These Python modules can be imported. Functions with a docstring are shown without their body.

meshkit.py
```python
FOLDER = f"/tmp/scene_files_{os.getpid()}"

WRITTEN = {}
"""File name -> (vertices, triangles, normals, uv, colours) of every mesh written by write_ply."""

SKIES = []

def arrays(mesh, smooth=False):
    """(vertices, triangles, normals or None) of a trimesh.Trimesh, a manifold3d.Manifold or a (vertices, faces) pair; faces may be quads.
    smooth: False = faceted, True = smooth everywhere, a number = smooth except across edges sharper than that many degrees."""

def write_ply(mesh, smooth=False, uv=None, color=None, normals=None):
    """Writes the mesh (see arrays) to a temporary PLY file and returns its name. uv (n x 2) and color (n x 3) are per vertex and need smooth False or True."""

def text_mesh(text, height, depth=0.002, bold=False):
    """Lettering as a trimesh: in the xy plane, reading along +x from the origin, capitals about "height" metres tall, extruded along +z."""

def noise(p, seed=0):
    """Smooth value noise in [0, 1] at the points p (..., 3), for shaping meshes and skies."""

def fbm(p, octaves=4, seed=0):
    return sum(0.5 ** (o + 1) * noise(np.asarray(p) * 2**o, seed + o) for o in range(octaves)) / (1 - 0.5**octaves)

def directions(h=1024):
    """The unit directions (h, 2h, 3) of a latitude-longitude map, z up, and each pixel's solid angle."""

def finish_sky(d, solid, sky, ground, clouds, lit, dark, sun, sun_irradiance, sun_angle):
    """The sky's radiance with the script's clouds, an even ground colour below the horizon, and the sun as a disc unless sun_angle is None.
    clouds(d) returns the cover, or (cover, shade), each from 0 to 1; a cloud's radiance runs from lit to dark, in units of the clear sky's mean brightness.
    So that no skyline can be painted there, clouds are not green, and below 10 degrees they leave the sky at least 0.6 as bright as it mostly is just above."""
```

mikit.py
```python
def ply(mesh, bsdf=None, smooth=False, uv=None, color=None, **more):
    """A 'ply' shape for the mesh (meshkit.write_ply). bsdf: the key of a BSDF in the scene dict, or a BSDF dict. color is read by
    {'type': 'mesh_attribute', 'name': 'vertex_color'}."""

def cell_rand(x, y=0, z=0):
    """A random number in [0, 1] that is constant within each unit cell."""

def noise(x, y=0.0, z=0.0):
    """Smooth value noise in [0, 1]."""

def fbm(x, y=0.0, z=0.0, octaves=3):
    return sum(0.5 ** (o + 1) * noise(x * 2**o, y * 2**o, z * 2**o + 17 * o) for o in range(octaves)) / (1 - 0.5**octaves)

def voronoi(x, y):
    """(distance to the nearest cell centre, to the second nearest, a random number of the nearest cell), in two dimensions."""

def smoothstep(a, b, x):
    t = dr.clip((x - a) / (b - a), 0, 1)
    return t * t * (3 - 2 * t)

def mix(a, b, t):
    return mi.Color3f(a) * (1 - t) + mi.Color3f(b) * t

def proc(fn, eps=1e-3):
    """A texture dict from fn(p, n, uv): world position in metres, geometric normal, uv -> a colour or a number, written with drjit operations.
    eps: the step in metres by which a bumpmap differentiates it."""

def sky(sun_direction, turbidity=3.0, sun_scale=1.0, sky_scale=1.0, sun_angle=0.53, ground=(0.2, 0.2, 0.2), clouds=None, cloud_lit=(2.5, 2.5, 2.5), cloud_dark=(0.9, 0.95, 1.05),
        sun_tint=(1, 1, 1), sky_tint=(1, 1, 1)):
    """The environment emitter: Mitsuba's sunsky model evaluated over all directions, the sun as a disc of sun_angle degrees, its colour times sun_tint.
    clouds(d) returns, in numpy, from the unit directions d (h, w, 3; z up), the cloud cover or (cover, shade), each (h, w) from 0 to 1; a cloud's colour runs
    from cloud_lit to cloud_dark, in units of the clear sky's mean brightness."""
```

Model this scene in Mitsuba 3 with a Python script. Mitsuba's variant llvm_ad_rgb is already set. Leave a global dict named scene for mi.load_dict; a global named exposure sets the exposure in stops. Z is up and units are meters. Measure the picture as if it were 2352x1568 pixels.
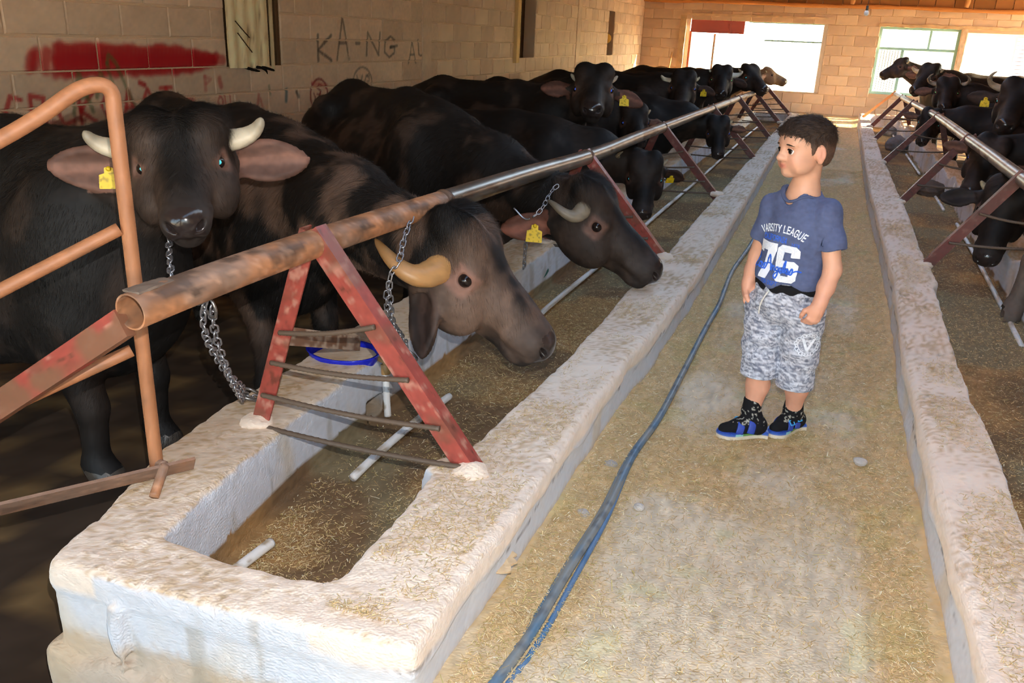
import math, numpy as np, trimesh
import drjit as dr, mitsuba as mi
import mikit, meshkit

T = mi.ScalarTransform4f
V = lambda *a: np.array(a, float)
def unit(v):
    v = np.asarray(v, float); return v / np.linalg.norm(v)

# ------------------------------------------------------------------ camera, sky, flash, exposure
CAM = V(0, 0, 1.3)
yaw, pitch, roll = np.radians([19.861, 20.19, 2.537])
_f = V(-np.sin(yaw) * np.cos(pitch), np.cos(yaw) * np.cos(pitch), -np.sin(pitch))
_r = V(np.cos(yaw), np.sin(yaw), 0); _u = np.cross(_r, _f)
_r, _u = _r * np.cos(roll) + _u * np.sin(roll), -_r * np.sin(roll) + _u * np.cos(roll)
scene, labels = {}, {}
scene['camera'] = {'type': 'perspective', 'fov': math.degrees(2 * math.atan(1176 / 1924)), 'fov_axis': 'x', 'near_clip': 0.05, 'far_clip': 500.0,
                   'to_world': T().look_at(origin=CAM.tolist(), target=(CAM + _f).tolist(), up=_u.tolist())}
exposure = 1.42
scene['sky'] = mikit.sky((0.86, 0.33, 0.38), turbidity=4.0, sun_scale=14.0, sky_scale=16.0, ground=(0.30, 0.27, 0.22))
# the flash of the photographer's camera, just above the lens
fo = CAM + _u * 0.11 + _f * 0.03
scene['flash'] = {'type': 'spot', 'intensity': {'type': 'rgb', 'value': [4.4, 4.25, 4.15]}, 'cutoff_angle': 62.0, 'beam_width': 38.0,
                  'to_world': T().look_at(origin=fo.tolist(), target=(fo + _f + 0.10 * _u).tolist(), up=_u.tolist())}

# ------------------------------------------------------------------ materials (colours come with the meshes)
def col(r, g, b):
    c = np.array([r, g, b], float) / 255.0
    return np.where(c <= 0.04045, c / 12.92, ((c + 0.055) / 1.055) ** 2.4)
VC = {'type': 'mesh_attribute', 'name': 'vertex_color'}
def pbsdf(rough, spec=0.4, metallic=0.0, **k):
    return {'type': 'twosided', 'b': {'type': 'principled', 'base_color': VC, 'roughness': rough, 'specular': spec, 'metallic': metallic, **k}}
def bumped(inner, fn, scale, eps=1e-3):
    return {'type': 'twosided', 'b': {'type': 'bumpmap', 'tex': mikit.proc(fn, eps), 'scale': scale, 'bsdf': inner['b']}}
scene['matte'] = pbsdf(0.95, 0.15)
scene['grit'] = bumped(pbsdf(0.95, 0.2), lambda p, n, uv: mikit.noise(p.x * 260, p.y * 260, p.z * 260), 0.0030, 1.2e-3)
scene['coat'] = pbsdf(0.62, 0.26)
scene['gloss'] = pbsdf(0.16, 0.5)
scene['satin'] = pbsdf(0.42, 0.45)
scene['skin'] = pbsdf(0.5, 0.4)
scene['cloth'] = bumped(pbsdf(0.9, 0.2, sheen=0.3), lambda p, n, uv: mikit.noise(p.x * 600, p.y * 600, p.z * 600), 0.0007, 6e-4)
scene['rusty'] = pbsdf(0.55, 0.5)
scene['steel'] = pbsdf(0.33, 0.5, 0.85)
scene['white_lamp_glass'] = pbsdf(0.1, 0.5)

# ------------------------------------------------------------------ helpers
used = {}
def key_for(name, parent=None):
    full = (parent + '__' if parent else '') + name
    if full not in used:
        used[full] = 0; return full
    used[full] += 1
    return f'{full}_{used[full]:03d}'
def fill(mesh, c):
    v = mesh.vertices if hasattr(mesh, 'vertices') else mesh[0]
    return np.tile(np.asarray(c, float), (len(v), 1))
def tint(mesh, fn):
    return np.clip(fn(np.asarray(mesh.vertices)), 0.002, 0.95)
def put(name, mesh, bsdf, color, parent=None, label=None, cat=None, group=None, kind=None, smooth=True, to_world=None, shape=None):
    """one entry of the scene: a thing (parent None), a part or a sub-part"""
    k = key_for(name, parent)
    if shape is None:
        if isinstance(mesh, tuple): mesh = trimesh.Trimesh(mesh[0], mesh[1], process=False)
        color = fill(mesh, color) if np.ndim(color) == 1 else color
        if smooth not in (True, False):
            ang = smooth
            m2 = trimesh.graph.smooth_shade(trimesh.Trimesh(mesh.vertices, mesh.faces, process=False), angle=np.radians(ang), facet_minarea=None)
            from scipy.spatial import cKDTree
            color = color[cKDTree(mesh.vertices).query(m2.vertices)[1]]; mesh, smooth = m2, True
        shape = mikit.ply(mesh, bsdf, smooth=smooth, color=color)
    scene[k] = dict(shape) if to_world is None else {**shape, 'to_world': to_world}
    tag(k, label, cat, group, kind)
    return k
def tag(k, label=None, cat=None, group=None, kind=None):
    d = {}
    if label: d['label'] = label
    if cat: d['category'] = cat
    if group: d['group'] = group
    if kind: d['kind'] = kind
    if d: labels[k] = d
def thing(name, label, cat, group=None, kind=None):
    k = key_for(name); tag(k, label, cat, group, kind); return k

def cat(*ms):
    return trimesh.util.concatenate([m for m in ms])
def box(x0, x1, y0, y1, z0, z1, b=0.0):
    m = trimesh.creation.box((x1 - x0, y1 - y0, z1 - z0))
    if b > 0:
        h = V(x1 - x0, y1 - y0, z1 - z0) / 2; pts = []
        for s in np.ndindex(2, 2, 2):
            sg = np.array(s) * 2 - 1
            for a in range(3):
                o = np.full(3, b); o[a] = 0
                pts.append(sg * (h - o))
        m = trimesh.convex.convex_hull(np.array(pts))
    m.apply_translation(((x0 + x1) / 2, (y0 + y1) / 2, (z0 + z1) / 2)); return m
def frames_along(p):
    p = np.asarray(p, float); t = np.gradient(p, axis=0); t /= np.linalg.norm(t, axis=1, keepdims=True) + 1e-12
    a = np.cross(t[0], V(0, 0, 1) if abs(t[0][2]) < .9 else V(1, 0, 0)); a /= np.linalg.norm(a); A = [a]
    for i in range(1, len(p)):
        a = A[-1] - t[i] * (A[-1] @ t[i]); A.append(a / (np.linalg.norm(a) + 1e-12))
    A = np.array(A); return t, A, np.cross(t, A)
def tube(points, radius, sides=16, caps=True, squash=1.0, up=None):
    p = np.asarray(points, float); n = len(p); r = np.broadcast_to(radius, (n,))
    t, A, B = frames_along(p)
    if up is not None:
        B = np.asarray(up) - t * (t @ np.asarray(up))[:, None]; B /= np.linalg.norm(B, axis=1, keepdims=True); A = np.cross(B, t)
    th = np.arange(sides) * 2 * np.pi / sides
    v = p[:, None] + r[:, None, None] * (np.cos(th)[None, :, None] * A[:, None] + squash * np.sin(th)[None, :, None] * B[:, None])
    v = v.reshape(-1, 3); i, j = np.meshgrid(np.arange(n - 1), np.arange(sides), indexing='ij')
    q = np.stack([i * sides + j, i * sides + (j + 1) % sides, (i + 1) * sides + (j + 1) % sides, (i + 1) * sides + j], -1).reshape(-1, 4)
    f = np.vstack([q[:, [0, 1, 2]], q[:, [0, 2, 3]]])
    if caps:
        k = len(v); v = np.vstack([v, p[:1], p[-1:]]); jj = np.arange(sides); j2 = (jj + 1) % sides
        f = np.vstack([f, np.stack([j2, jj, jj * 0 + k], 1), np.stack([(n - 1) * sides + jj, (n - 1) * sides + j2, jj * 0 + k + 1], 1)])
    return trimesh.Trimesh(v, f, process=False)
def spline(pts, n):
    from scipy.interpolate import CubicSpline
    pts = np.asarray(pts, float); s = np.r_[0, np.cumsum(np.linalg.norm(np.diff(pts[:, :3], axis=0), axis=1))]
    return CubicSpline(s, pts)(np.linspace(0, s[-1], n))
def line(a, b, n): return np.linspace(a, b, n)
def extrude_between(profile, a, b, up, n=2):
    """a flat profile (k x 2: side, up) carried from a to b"""
    a, b = np.asarray(a, float), np.asarray(b, float); t = unit(b - a); s = unit(np.cross(t, up)); u = np.cross(s, t)
    from shapely.geometry import Polygon
    m = trimesh.creation.extrude_polygon(Polygon(profile), np.linalg.norm(b - a), engine='earcut')
    M = np.eye(4); M[:3, 0], M[:3, 1], M[:3, 2], M[:3, 3] = s, u, t, a
    if np.linalg.det(M[:3, :3]) < 0: m.invert()
    m.apply_transform(M); return m
def subdiv(m, edge):
    v, f = trimesh.remesh.subdivide_to_size(m.vertices, m.faces, edge, max_iter=12)
    m2 = trimesh.Trimesh(v, f, process=False); m2.merge_vertices(); return m2
def fb(p, s, octaves=3, seed=0): return meshkit.fbm(np.asarray(p) * s + 50.0, octaves, seed)
def sstep(a, b, x):
    t = np.clip((x - a) / (b - a), 0, 1); return t * t * (3 - 2 * t)
def lerp(a, b, t):
    t = np.asarray(t)[..., None]; return np.asarray(a) * (1 - t) + np.asarray(b) * t

# ---- implicit surfaces on a grid, meshed by surface nets
def axis(lo, hi, h, fine=()):
    x = [lo]
    while x[-1] < hi:
        s = h
        for a, b, hf in fine:
            d = max(a - x[-1], x[-1] - b, 0.0); s = min(s, hf + 0.25 * d)
        x.append(x[-1] + s)
    return np.array(x)
class Field:
    def __init__(self, xs, ys, zs):
        self.ax = [np.asarray(a, float) for a in (xs, ys, zs)]
        self.F = np.full([len(a) for a in self.ax], 0.5, np.float32)
        self.pad = 2.5 * max(np.diff(a).max() for a in self.ax)
    def window(self, lo, hi, k):
        m = k + self.pad; sl = []
        for a, l, h in zip(self.ax, lo, hi):
            i, j = np.searchsorted(a, [l - m, h + m]); sl.append(slice(max(i - 1, 0), j + 1))
        g = np.meshgrid(*[a[s] for a, s in zip(self.ax, sl)], indexing='ij', sparse=True)
        return tuple(sl), g
    def mix(self, sl, d, k, sub):
        a = self.F[sl]; d = d.astype(np.float32)
        if sub: d = -d; h = np.maximum(k - np.abs(a - d), 0) / k; self.F[sl] = np.maximum(a, d) + h * h * k * .25
        else: h = np.maximum(k - np.abs(a - d), 0) / k; self.F[sl] = np.minimum(a, d) - h * h * k * .25
    def cone(self, a, b, ra, rb=None, k=.03, sub=False):
        a, b = np.asarray(a, float), np.asarray(b, float); rb = ra if rb is None else rb; r = max(ra, rb)
        sl, (X, Y, Z) = self.window(np.minimum(a, b) - r, np.maximum(a, b) + r, k)
        d = b - a; L = d @ d + 1e-12
        t = np.clip(((X - a[0]) * d[0] + (Y - a[1]) * d[1] + (Z - a[2]) * d[2]) / L, 0, 1)
        q = np.sqrt((X - a[0] - t * d[0]) ** 2 + (Y - a[1] - t * d[1]) ** 2 + (Z - a[2] - t * d[2]) ** 2)
        self.mix(sl, q - (ra + (rb - ra) * t), k, sub)
    def ell(self, c, rad, M=None, k=.03, sub=False):
        c, rad = np.asarray(c, float), np.asarray(rad, float); M = np.eye(3) if M is None else np.asarray(M, float)   # columns: own axes
        e = np.sqrt(((M * rad) ** 2).sum(1)); sl, (X, Y, Z) = self.window(c - e, c + e, k)
        P = (X - c[0], Y - c[1], Z - c[2])
        q = [(P[0] * M[0, i] + P[1] * M[1, i] + P[2] * M[2, i]) for i in range(3)]
        k0 = np.sqrt(sum((q[i] / rad[i]) ** 2 for i in range(3))); k1 = np.sqrt(sum((q[i] / rad[i] ** 2) ** 2 for i in range(3))) + 1e-9
        self.mix(sl, k0 * (k0 - 1) / k1, k, sub)
    def mesh(self):
        F = self.F; xs, ys, zs = self.ax; n = F.shape
        S = F < 0
        C = lambda A, i, j, k: A[i:n[0] - 1 + i, j:n[1] - 1 + j, k:n[2] - 1 + k]
        corners = [(i, j, k) for i in (0, 1) for j in (0, 1) for k in (0, 1)]
        cnt = sum(C(S, *c).astype(np.int8) for c in corners); act = (cnt > 0) & (cnt < 8)
        I = np.argwhere(act); idx = np.full(act.shape, -1, np.int64); idx[act] = np.arange(len(I))
        val = {c: F[I[:, 0] + c[0], I[:, 1] + c[1], I[:, 2] + c[2]] for c in corners}
        acc, num = np.zeros((len(I), 3)), np.zeros(len(I))
        for c in corners:
            for a in range(3):
                if c[a] == 0:
                    e = list(c); e[a] = 1; f0, f1 = val[c], val[tuple(e)]; m = (f0 < 0) != (f1 < 0)
                    t = np.where(m, f0 / np.where(m, f0 - f1, 1), 0); p = np.tile(np.array(c, float), (len(I), 1)); p[:, a] = t
                    acc[m] += p[m]; num += m
        loc = acc / np.maximum(num, 1)[:, None]
        v = np.stack([ax[I[:, a]] + loc[:, a] * np.diff(ax)[I[:, a]] for a, ax in enumerate(self.ax)], 1)
        quads = []
        for a in range(3):
            s0 = [slice(None)] * 3; s1 = [slice(None)] * 3; s0[a] = slice(0, -1); s1[a] = slice(1, None)
            A, B = S[tuple(s0)], S[tuple(s1)]; E = np.argwhere(A != B); b, c = [(1, 2), (2, 0), (0, 1)][a]
            ok = (E[:, b] > 0) & (E[:, c] > 0) & (E[:, b] < n[b] - 1) & (E[:, c] < n[c] - 1); E = E[ok]
            inside = A[E[:, 0], E[:, 1], E[:, 2]]
            def at(db, dc):
                P = E.copy(); P[:, b] += db; P[:, c] += dc; return idx[P[:, 0], P[:, 1], P[:, 2]]
            q = np.stack([at(-1, -1), at(0, -1), at(0, 0), at(-1, 0)], 1); q[~inside] = q[~inside][:, ::-1]
            quads.append(q)
        q = np.vstack(quads); f = np.vstack([q[:, [0, 1, 2]], q[:, [0, 2, 3]]])
        return trimesh.Trimesh(v, f, process=False)
def blades(p, d, nrm, length, width, color, bend=0.0, shade=None):
    """thin triangles (hairs, straws): base p, direction d, facing nrm; one shape dict's worth of arrays"""
    side = np.cross(d, nrm); side /= np.linalg.norm(side, axis=1, keepdims=True) + 1e-9
    L = np.broadcast_to(length, (len(p),))[:, None]; w = np.broadcast_to(width, (len(p),))[:, None]
    v = np.stack([p - side * w / 2, p + side * w / 2, p + d * L + nrm * bend * L], 1).reshape(-1, 3)
    f = np.arange(len(v)).reshape(-1, 3); c = np.repeat(color, 3, axis=0); nn = np.repeat(nrm if shade is None else shade, 3, axis=0)
    return v, f, c, nn
def put_blades(name, arr, bsdf, parent=None, **kw):
    v, f, c, nn = arr
    shape = {'type': 'ply', 'filename': meshkit.write_ply((v, f), False, None, np.clip(c, .002, .95), normals=nn), 'face_normals': False, 'bsdf': {'type': 'ref', 'id': bsdf}}
    return put(name, None, bsdf, None, parent, shape=shape, **kw)
rng = np.random.default_rng(11)
# ------------------------------------------------------------------ the setting
XL, YB, XR, YF, ZC = -4.1, 18.6, 3.9, -3.2, 2.45
FLOOR2 = -0.2
TAN = col(224, 194, 162)
def dusty(v, base, amp=.25, s=3.0, seed=3):
    n = fb(v, s, 4, seed); m = fb(v, 40, 2, seed + 5)
    return base * (1 - amp + 2 * amp * n)[:, None] * (0.92 + .16 * m)[:, None]
# feeding aisle: packed earth strewn with chaff
def grid_mesh(xs, ys, zfn):
    X, Y = np.meshgrid(xs, ys, indexing='ij'); Z = zfn(X, Y); v = np.stack([X, Y, Z], -1).reshape(-1, 3); a, b = X.shape
    i, j = np.meshgrid(np.arange(a - 1), np.arange(b - 1), indexing='ij'); q = np.stack([i * b + j, (i + 1) * b + j, (i + 1) * b + j + 1, i * b + j + 1], -1).reshape(-1, 4)
    return trimesh.Trimesh(v, np.vstack([q[:, [0, 1, 2]], q[:, [0, 2, 3]]]), process=False)
def stepped(y0, y1, h0, g):
    y = [y0]
    while y[-1] < y1: y.append(y[-1] + h0 + g * max(y[-1] - 2.0, 0))
    return np.array(y)
def straw_density(x, y):
    p = np.stack([x, y, 0 * x], -1); d = fb(p, 1.6, 4, 8)
    edge = np.maximum(sstep(-.33, -.5, x), sstep(.2, .38, x)) * .30
    return np.clip(.12 + .88 * sstep(.42, .68, d + edge + .22 * sstep(2.0, 4.0, y) + .06 * sstep(6, 10, y)), 0, 1)
def aisle_z(X, Y):
    p = np.stack([X, Y, 0 * X], -1); n = fb(p, 2.5, 3, 4) - .5; m = fb(p, 45, 2, 5) - .5
    return n * .02 + m * .006 * (0.4 + straw_density(X, Y)) + .02 * np.maximum(sstep(-.38, -.56, X), sstep(.28, .42, X))
ys = np.r_[np.arange(YF, .7, .1), stepped(.7, YB + .1, .008, .004)]
aisle = grid_mesh(np.arange(-.75, .62, .009), ys, aisle_z)
DIRT, CHAFF = col(206, 192, 168), col(200, 169, 120)
def aisle_col(v):
    d = straw_density(v[:, 0], v[:, 1]); n1 = fb(v, 90, 2, 2); n2 = fb(v * V(1, .35, 1), 60, 2, 12)
    c = lerp(DIRT, CHAFF, d * (.55 + .6 * n1)); c = c * (0.72 + .55 * n2)[:, None]
    g = sstep(.62, .72, fb(v, 7, 3, 21)); c = lerp(c, c * V(.9, 1.02, .8), g * .5)
    return c
put('floor', aisle, 'grit', tint(aisle, aisle_col), kind='structure', label='feeding aisle floor of packed earth strewn with chaff')
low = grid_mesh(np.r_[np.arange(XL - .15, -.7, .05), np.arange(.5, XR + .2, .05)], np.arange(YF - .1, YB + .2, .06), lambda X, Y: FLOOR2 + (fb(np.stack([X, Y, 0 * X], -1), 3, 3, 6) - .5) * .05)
put('floor', low, 'matte', tint(low, lambda v: lerp(col(62, 50, 40), col(110, 88, 58), sstep(.5, .75, fb(v, 6, 3, 9))) * (.7 + .6 * fb(v, 60, 2, 1))[:, None]), kind='structure', label='dark trodden earth floor of the stalls')

# ---- block walls: mortar slab + single blocks
def rect_slab_with_holes(a0, a1, z0, z1, holes, place, thick):
    """slab in (a, z) with rectangular holes, put at place(a, depth, z)"""
    from shapely.geometry import box as sbox
    s = sbox(a0, z0, a1, z1)
    for h in holes: s = s.difference(sbox(*h))
    m = cat(*[trimesh.creation.extrude_polygon(g, thick, engine='earcut') for g in getattr(s, 'geoms', [s])])
    v = m.vertices; m.vertices = place(v[:, 0], v[:, 2], v[:, 1]); m.fix_normals(); return m
MORTAR = col(208, 180, 148)
slits = [(5.15, FLOOR2 + 1.17, 5.80, 2.2), (11.06, .91, 11.75, 2.2), (15.75, .90, 16.18, 1.80)]
slits[0] = (5.15, .965, 5.80, 2.2)
m = rect_slab_with_holes(YF, YB + .2, FLOOR2, ZC, slits, lambda a, d, z: np.stack([XL - .009 - d, a, z], 1), .2)
put('wall_left', m, 'grit', MORTAR, kind='structure', smooth=False, label='long left wall of tan concrete blocks')
holes = [(-3.2, .42, -.42, 1.80), (.53, .47, 1.95, 1.72), (2.06, .45, 3.5, 1.66)]
m = rect_slab_with_holes(XL - .2, XR + .2, FLOOR2, ZC, holes, lambda a, d, z: np.stack([a, YB + .009 + d, z], 1), .2)
put('wall_back', m, 'grit', MORTAR, kind='structure', smooth=False, label='far end wall of tan concrete blocks with window openings')
m = rect_slab_with_holes(YF, YB + .2, FLOOR2, ZC, [(14.9, FLOOR2, 18.4, 2.2)], lambda a, d, z: np.stack([XR + d, a, z], 1), .2)  # unseen side opening added to bring sun and sky to the far end
put('wall_right', m, 'grit', TAN, kind='structure', smooth=False, label='right wall of the barn')
m = rect_slab_with_holes(XL - .2, XR + .2, FLOOR2, ZC, [(-3.9, FLOOR2, 3.7, 2.35)], lambda a, d, z: np.stack([a, YF - d, z], 1), .2)  # unseen front opening, added and widened for fill light
put('wall_front', m, 'grit', TAN, kind='structure', smooth=False, label='end wall with a wide opening added behind the camera for fill light')
RX0, RX1, RY0, RY1 = -.50, .55, -1.5, 15.8      # unseen ridge opening added to light the aisle; upstands keep direct sun out
put('ceiling', cat(box(XL - .2, RX0, YF - .2, YB + .3, ZC, ZC + .1), box(RX1, XR + .2, YF - .2, YB + .3, ZC, ZC + .1), box(RX0, RX1, YF - .2, RY0, ZC, ZC + .1), box(RX0, RX1, RY1, YB + .3, ZC, ZC + .1),
    box(RX0 - .03, RX0, RY0, RY1, ZC, ZC + .55), box(RX1, RX1 + .03, RY0, RY1, ZC, ZC + .55), box(RX0, RX1, RY0 - .03, RY0, ZC, ZC + .55), box(RX0, RX1, RY1, RY1 + .03, ZC, ZC + .55)), 'matte', col(150, 120, 90), kind='structure', smooth=False, label='low board ceiling with a ridge opening added to light the aisle')

# graffiti on the left wall, sprayed strokes in wall coordinates (along the wall y, height z)
def strokes():
    S = []   # (points, radius, colour, strength)
    RED, DRED, GRN, BLK, TEAL = col(178, 30, 36), col(140, 34, 34), col(80, 104, 56), col(62, 52, 46), col(70, 110, 112)
    add = lambda pts, r, c, a=.9: S.append((np.array(pts, float) + V(0, -.018), r, c, a))
    # red scribbled-out bar between y 3.6 and 5.13
    ys_ = np.linspace(3.53, 5.02, 46); r0 = np.random.default_rng(5)
    for i, y in enumerate(ys_):
        e = min(1, (i + 3) / 8, (47 - i) / 14); h = .055 * e + .015 * r0.random(); zc = 1.075 - .02 * (i / 46) + .006 * r0.standard_normal()
        if i in (2, 4): continue
        add([(y - .012, zc - h), (y + .014, zc + h)], .032, RED, .85)
    add([(3.7, 1.07), (5.1, 1.055)], .035, RED, .75)
    # second red line of letters below it
    base = .84
    def letters(txt, y0, z0, w, h, c, r=.012, a=.85, gap=.3):
        P = {'A': [[(0, 0), (.5, 1), (1, 0)], [(.25, .4), (.75, .4)]], 'K': [[(0, 0), (0, 1)], [(1, 1), (0, .42), (1, 0)]], 'N': [[(0, 0), (.1, 1), (.9, 0), (1, 1)]],
             'G': [[(1, .8), (.6, 1), (.15, .75), (.1, .25), (.5, 0), (.95, .2), (1, .5), (.6, .48)], [(.6, .48), (1.25, .56)]], 'L': [[(0, 1), (.1, .1), (.35, 0), (.8, .1)]],
             'C': [[(1, .9), (.4, 1), (0, .5), (.4, 0), (1, .1)]], 'R': [[(0, 0), (0, 1), (.8, .9), (.7, .55), (0, .5), (1, 0)]], 'O': [[(.5, 1), (0, .5), (.5, 0), (1, .5), (.5, 1)]],
             'I': [[(.5, 0), (.5, 1)]], 'D': [[(0, 0), (0, 1), (.7, .85), (1, .45), (.6, .05), (0, 0)]], 'T': [[(0, 1), (1, 1)], [(.5, 1), (.5, 0)]], 'S': [[(1, .85), (.4, 1), (.1, .7), (.8, .35), (.6, 0), (0, .12)]], 'U': [[(0, 1), (.1, .2), (.5, 0), (.9, .2), (1, 1)]], 'V': [[(0, 1), (.5, 0), (1, 1)]], ' ': []}
        for ch in txt:
            for s in P.get(ch, []): add([(y0 + w * a_, z0 + h * b_) for a_, b_ in s], r, c, a)
            y0 += w * (1 + gap)
    letters('CRCKOAOT', 3.33, .72, .105, .17, RED, .014, .85, .55)
    letters('ARC', 3.42, .60, .10, .15, DRED, .013, .7, .6)
    add([(4.30, .93), (4.34, .915)], .016, RED); add([(4.55, .80), (4.75, .79)], .03, RED, .7)
    letters('A', 3.77, .78, .14, .22, GRN, .014, .6); add([(4.05, 1.05), (4.07, 1.10), (4.12, 1.05), (4.28, .72)], .012, GRN, .6); add([(4.05, 1.05), (4.12, .80)], .012, GRN, .55)
    add([(3.95, .86), (4.0, 1.0), (4.05, .84)], .013, GRN, .6)
    add([(4.90, .95), (4.90, .86)], .014, RED, .45); add([(4.90, .95), (4.96, .93), (4.91, .90)], .012, RED, .4); add([(5.05, .93), (5.06, .88)], .022, RED, .6)
    letters('OU', 5.02, .73, .06, .09, RED, .008, .7); add([(5.48, .80), (5.46, .72)], .015, RED, .55); add([(5.50, .77), (5.52, .71)], .012, RED, .5)
    add([(5.84, .82), (5.83, .74)], .018, TEAL, .8); add([(5.98, .80), (6.0, .76)], .016, BLK, .8); add([(5.62, .86), (5.63, .80)], .010, GRN, .5)
    # KANGAL in black
    letters('K', 6.31, 1.035, .20, .20, BLK, .014, .72); letters('A', 6.60, 1.04, .20, .34, BLK, .012, .66); add([(6.92, 1.175), (6.98, 1.175)], .014, BLK, .6)
    letters('N', 7.10, 1.07, .25, .20, BLK, .011, .66); letters('G', 7.42, 1.05, .22, .19, BLK, .012, .68)
    letters('A', 7.93, .99, .16, .20, BLK, .010, .6); letters('L', 8.14, 1.06, .17, .15, BLK, .012, .65)
    # two ringed monograms
    th = np.linspace(0, 2 * np.pi, 26)
    add(np.stack([6.30 + .13 * np.cos(th), .76 + .13 * np.sin(th)], 1), .010, DRED, .85)
    letters('S', 6.27, .76, .07, .09, DRED, .008, .8); letters('V', 6.22, .68, .10, .10, DRED, .008, .8); add([(6.20, .86), (6.42, .83)], .02, RED, .5)
    add(np.stack([7.02 + .17 * np.cos(th), .83 + .14 * np.sin(th)], 1), .010, BLK, .55)
    letters('VC', 6.92, .74, .10, .16, BLK, .009, .55); letters('S', 7.1, .84, .06, .07, BLK, .007, .5)
    return S
STROKES = strokes()
def graffiti(c, y, z):
    jit = (fb(np.stack([y, z, 0 * y], -1), 30, 2, 31) - .5) * .008
    for pts, r, cc, a in STROKES:
        d = np.full(len(y), 9.0)
        m = (y > pts[:, 0].min() - .06) & (y < pts[:, 0].max() + .06) & (z > pts[:, 1].min() - .06) & (z < pts[:, 1].max() + .06)
        if not m.any(): continue
        P = np.stack([y[m], z[m]], 1); dm = np.full(len(P), 9.0)
        for p, q in zip(pts[:-1], pts[1:]):
            e = q - p; t = np.clip(((P - p) @ e) / (e @ e + 1e-12), 0, 1); dm = np.minimum(dm, np.linalg.norm(P - p - t[:, None] * e, axis=1))
        d[m] = dm; w = a * (1 - sstep(r * .45, r * 1.6, d + jit)); c = lerp(c, cc, w)
    return c
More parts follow.
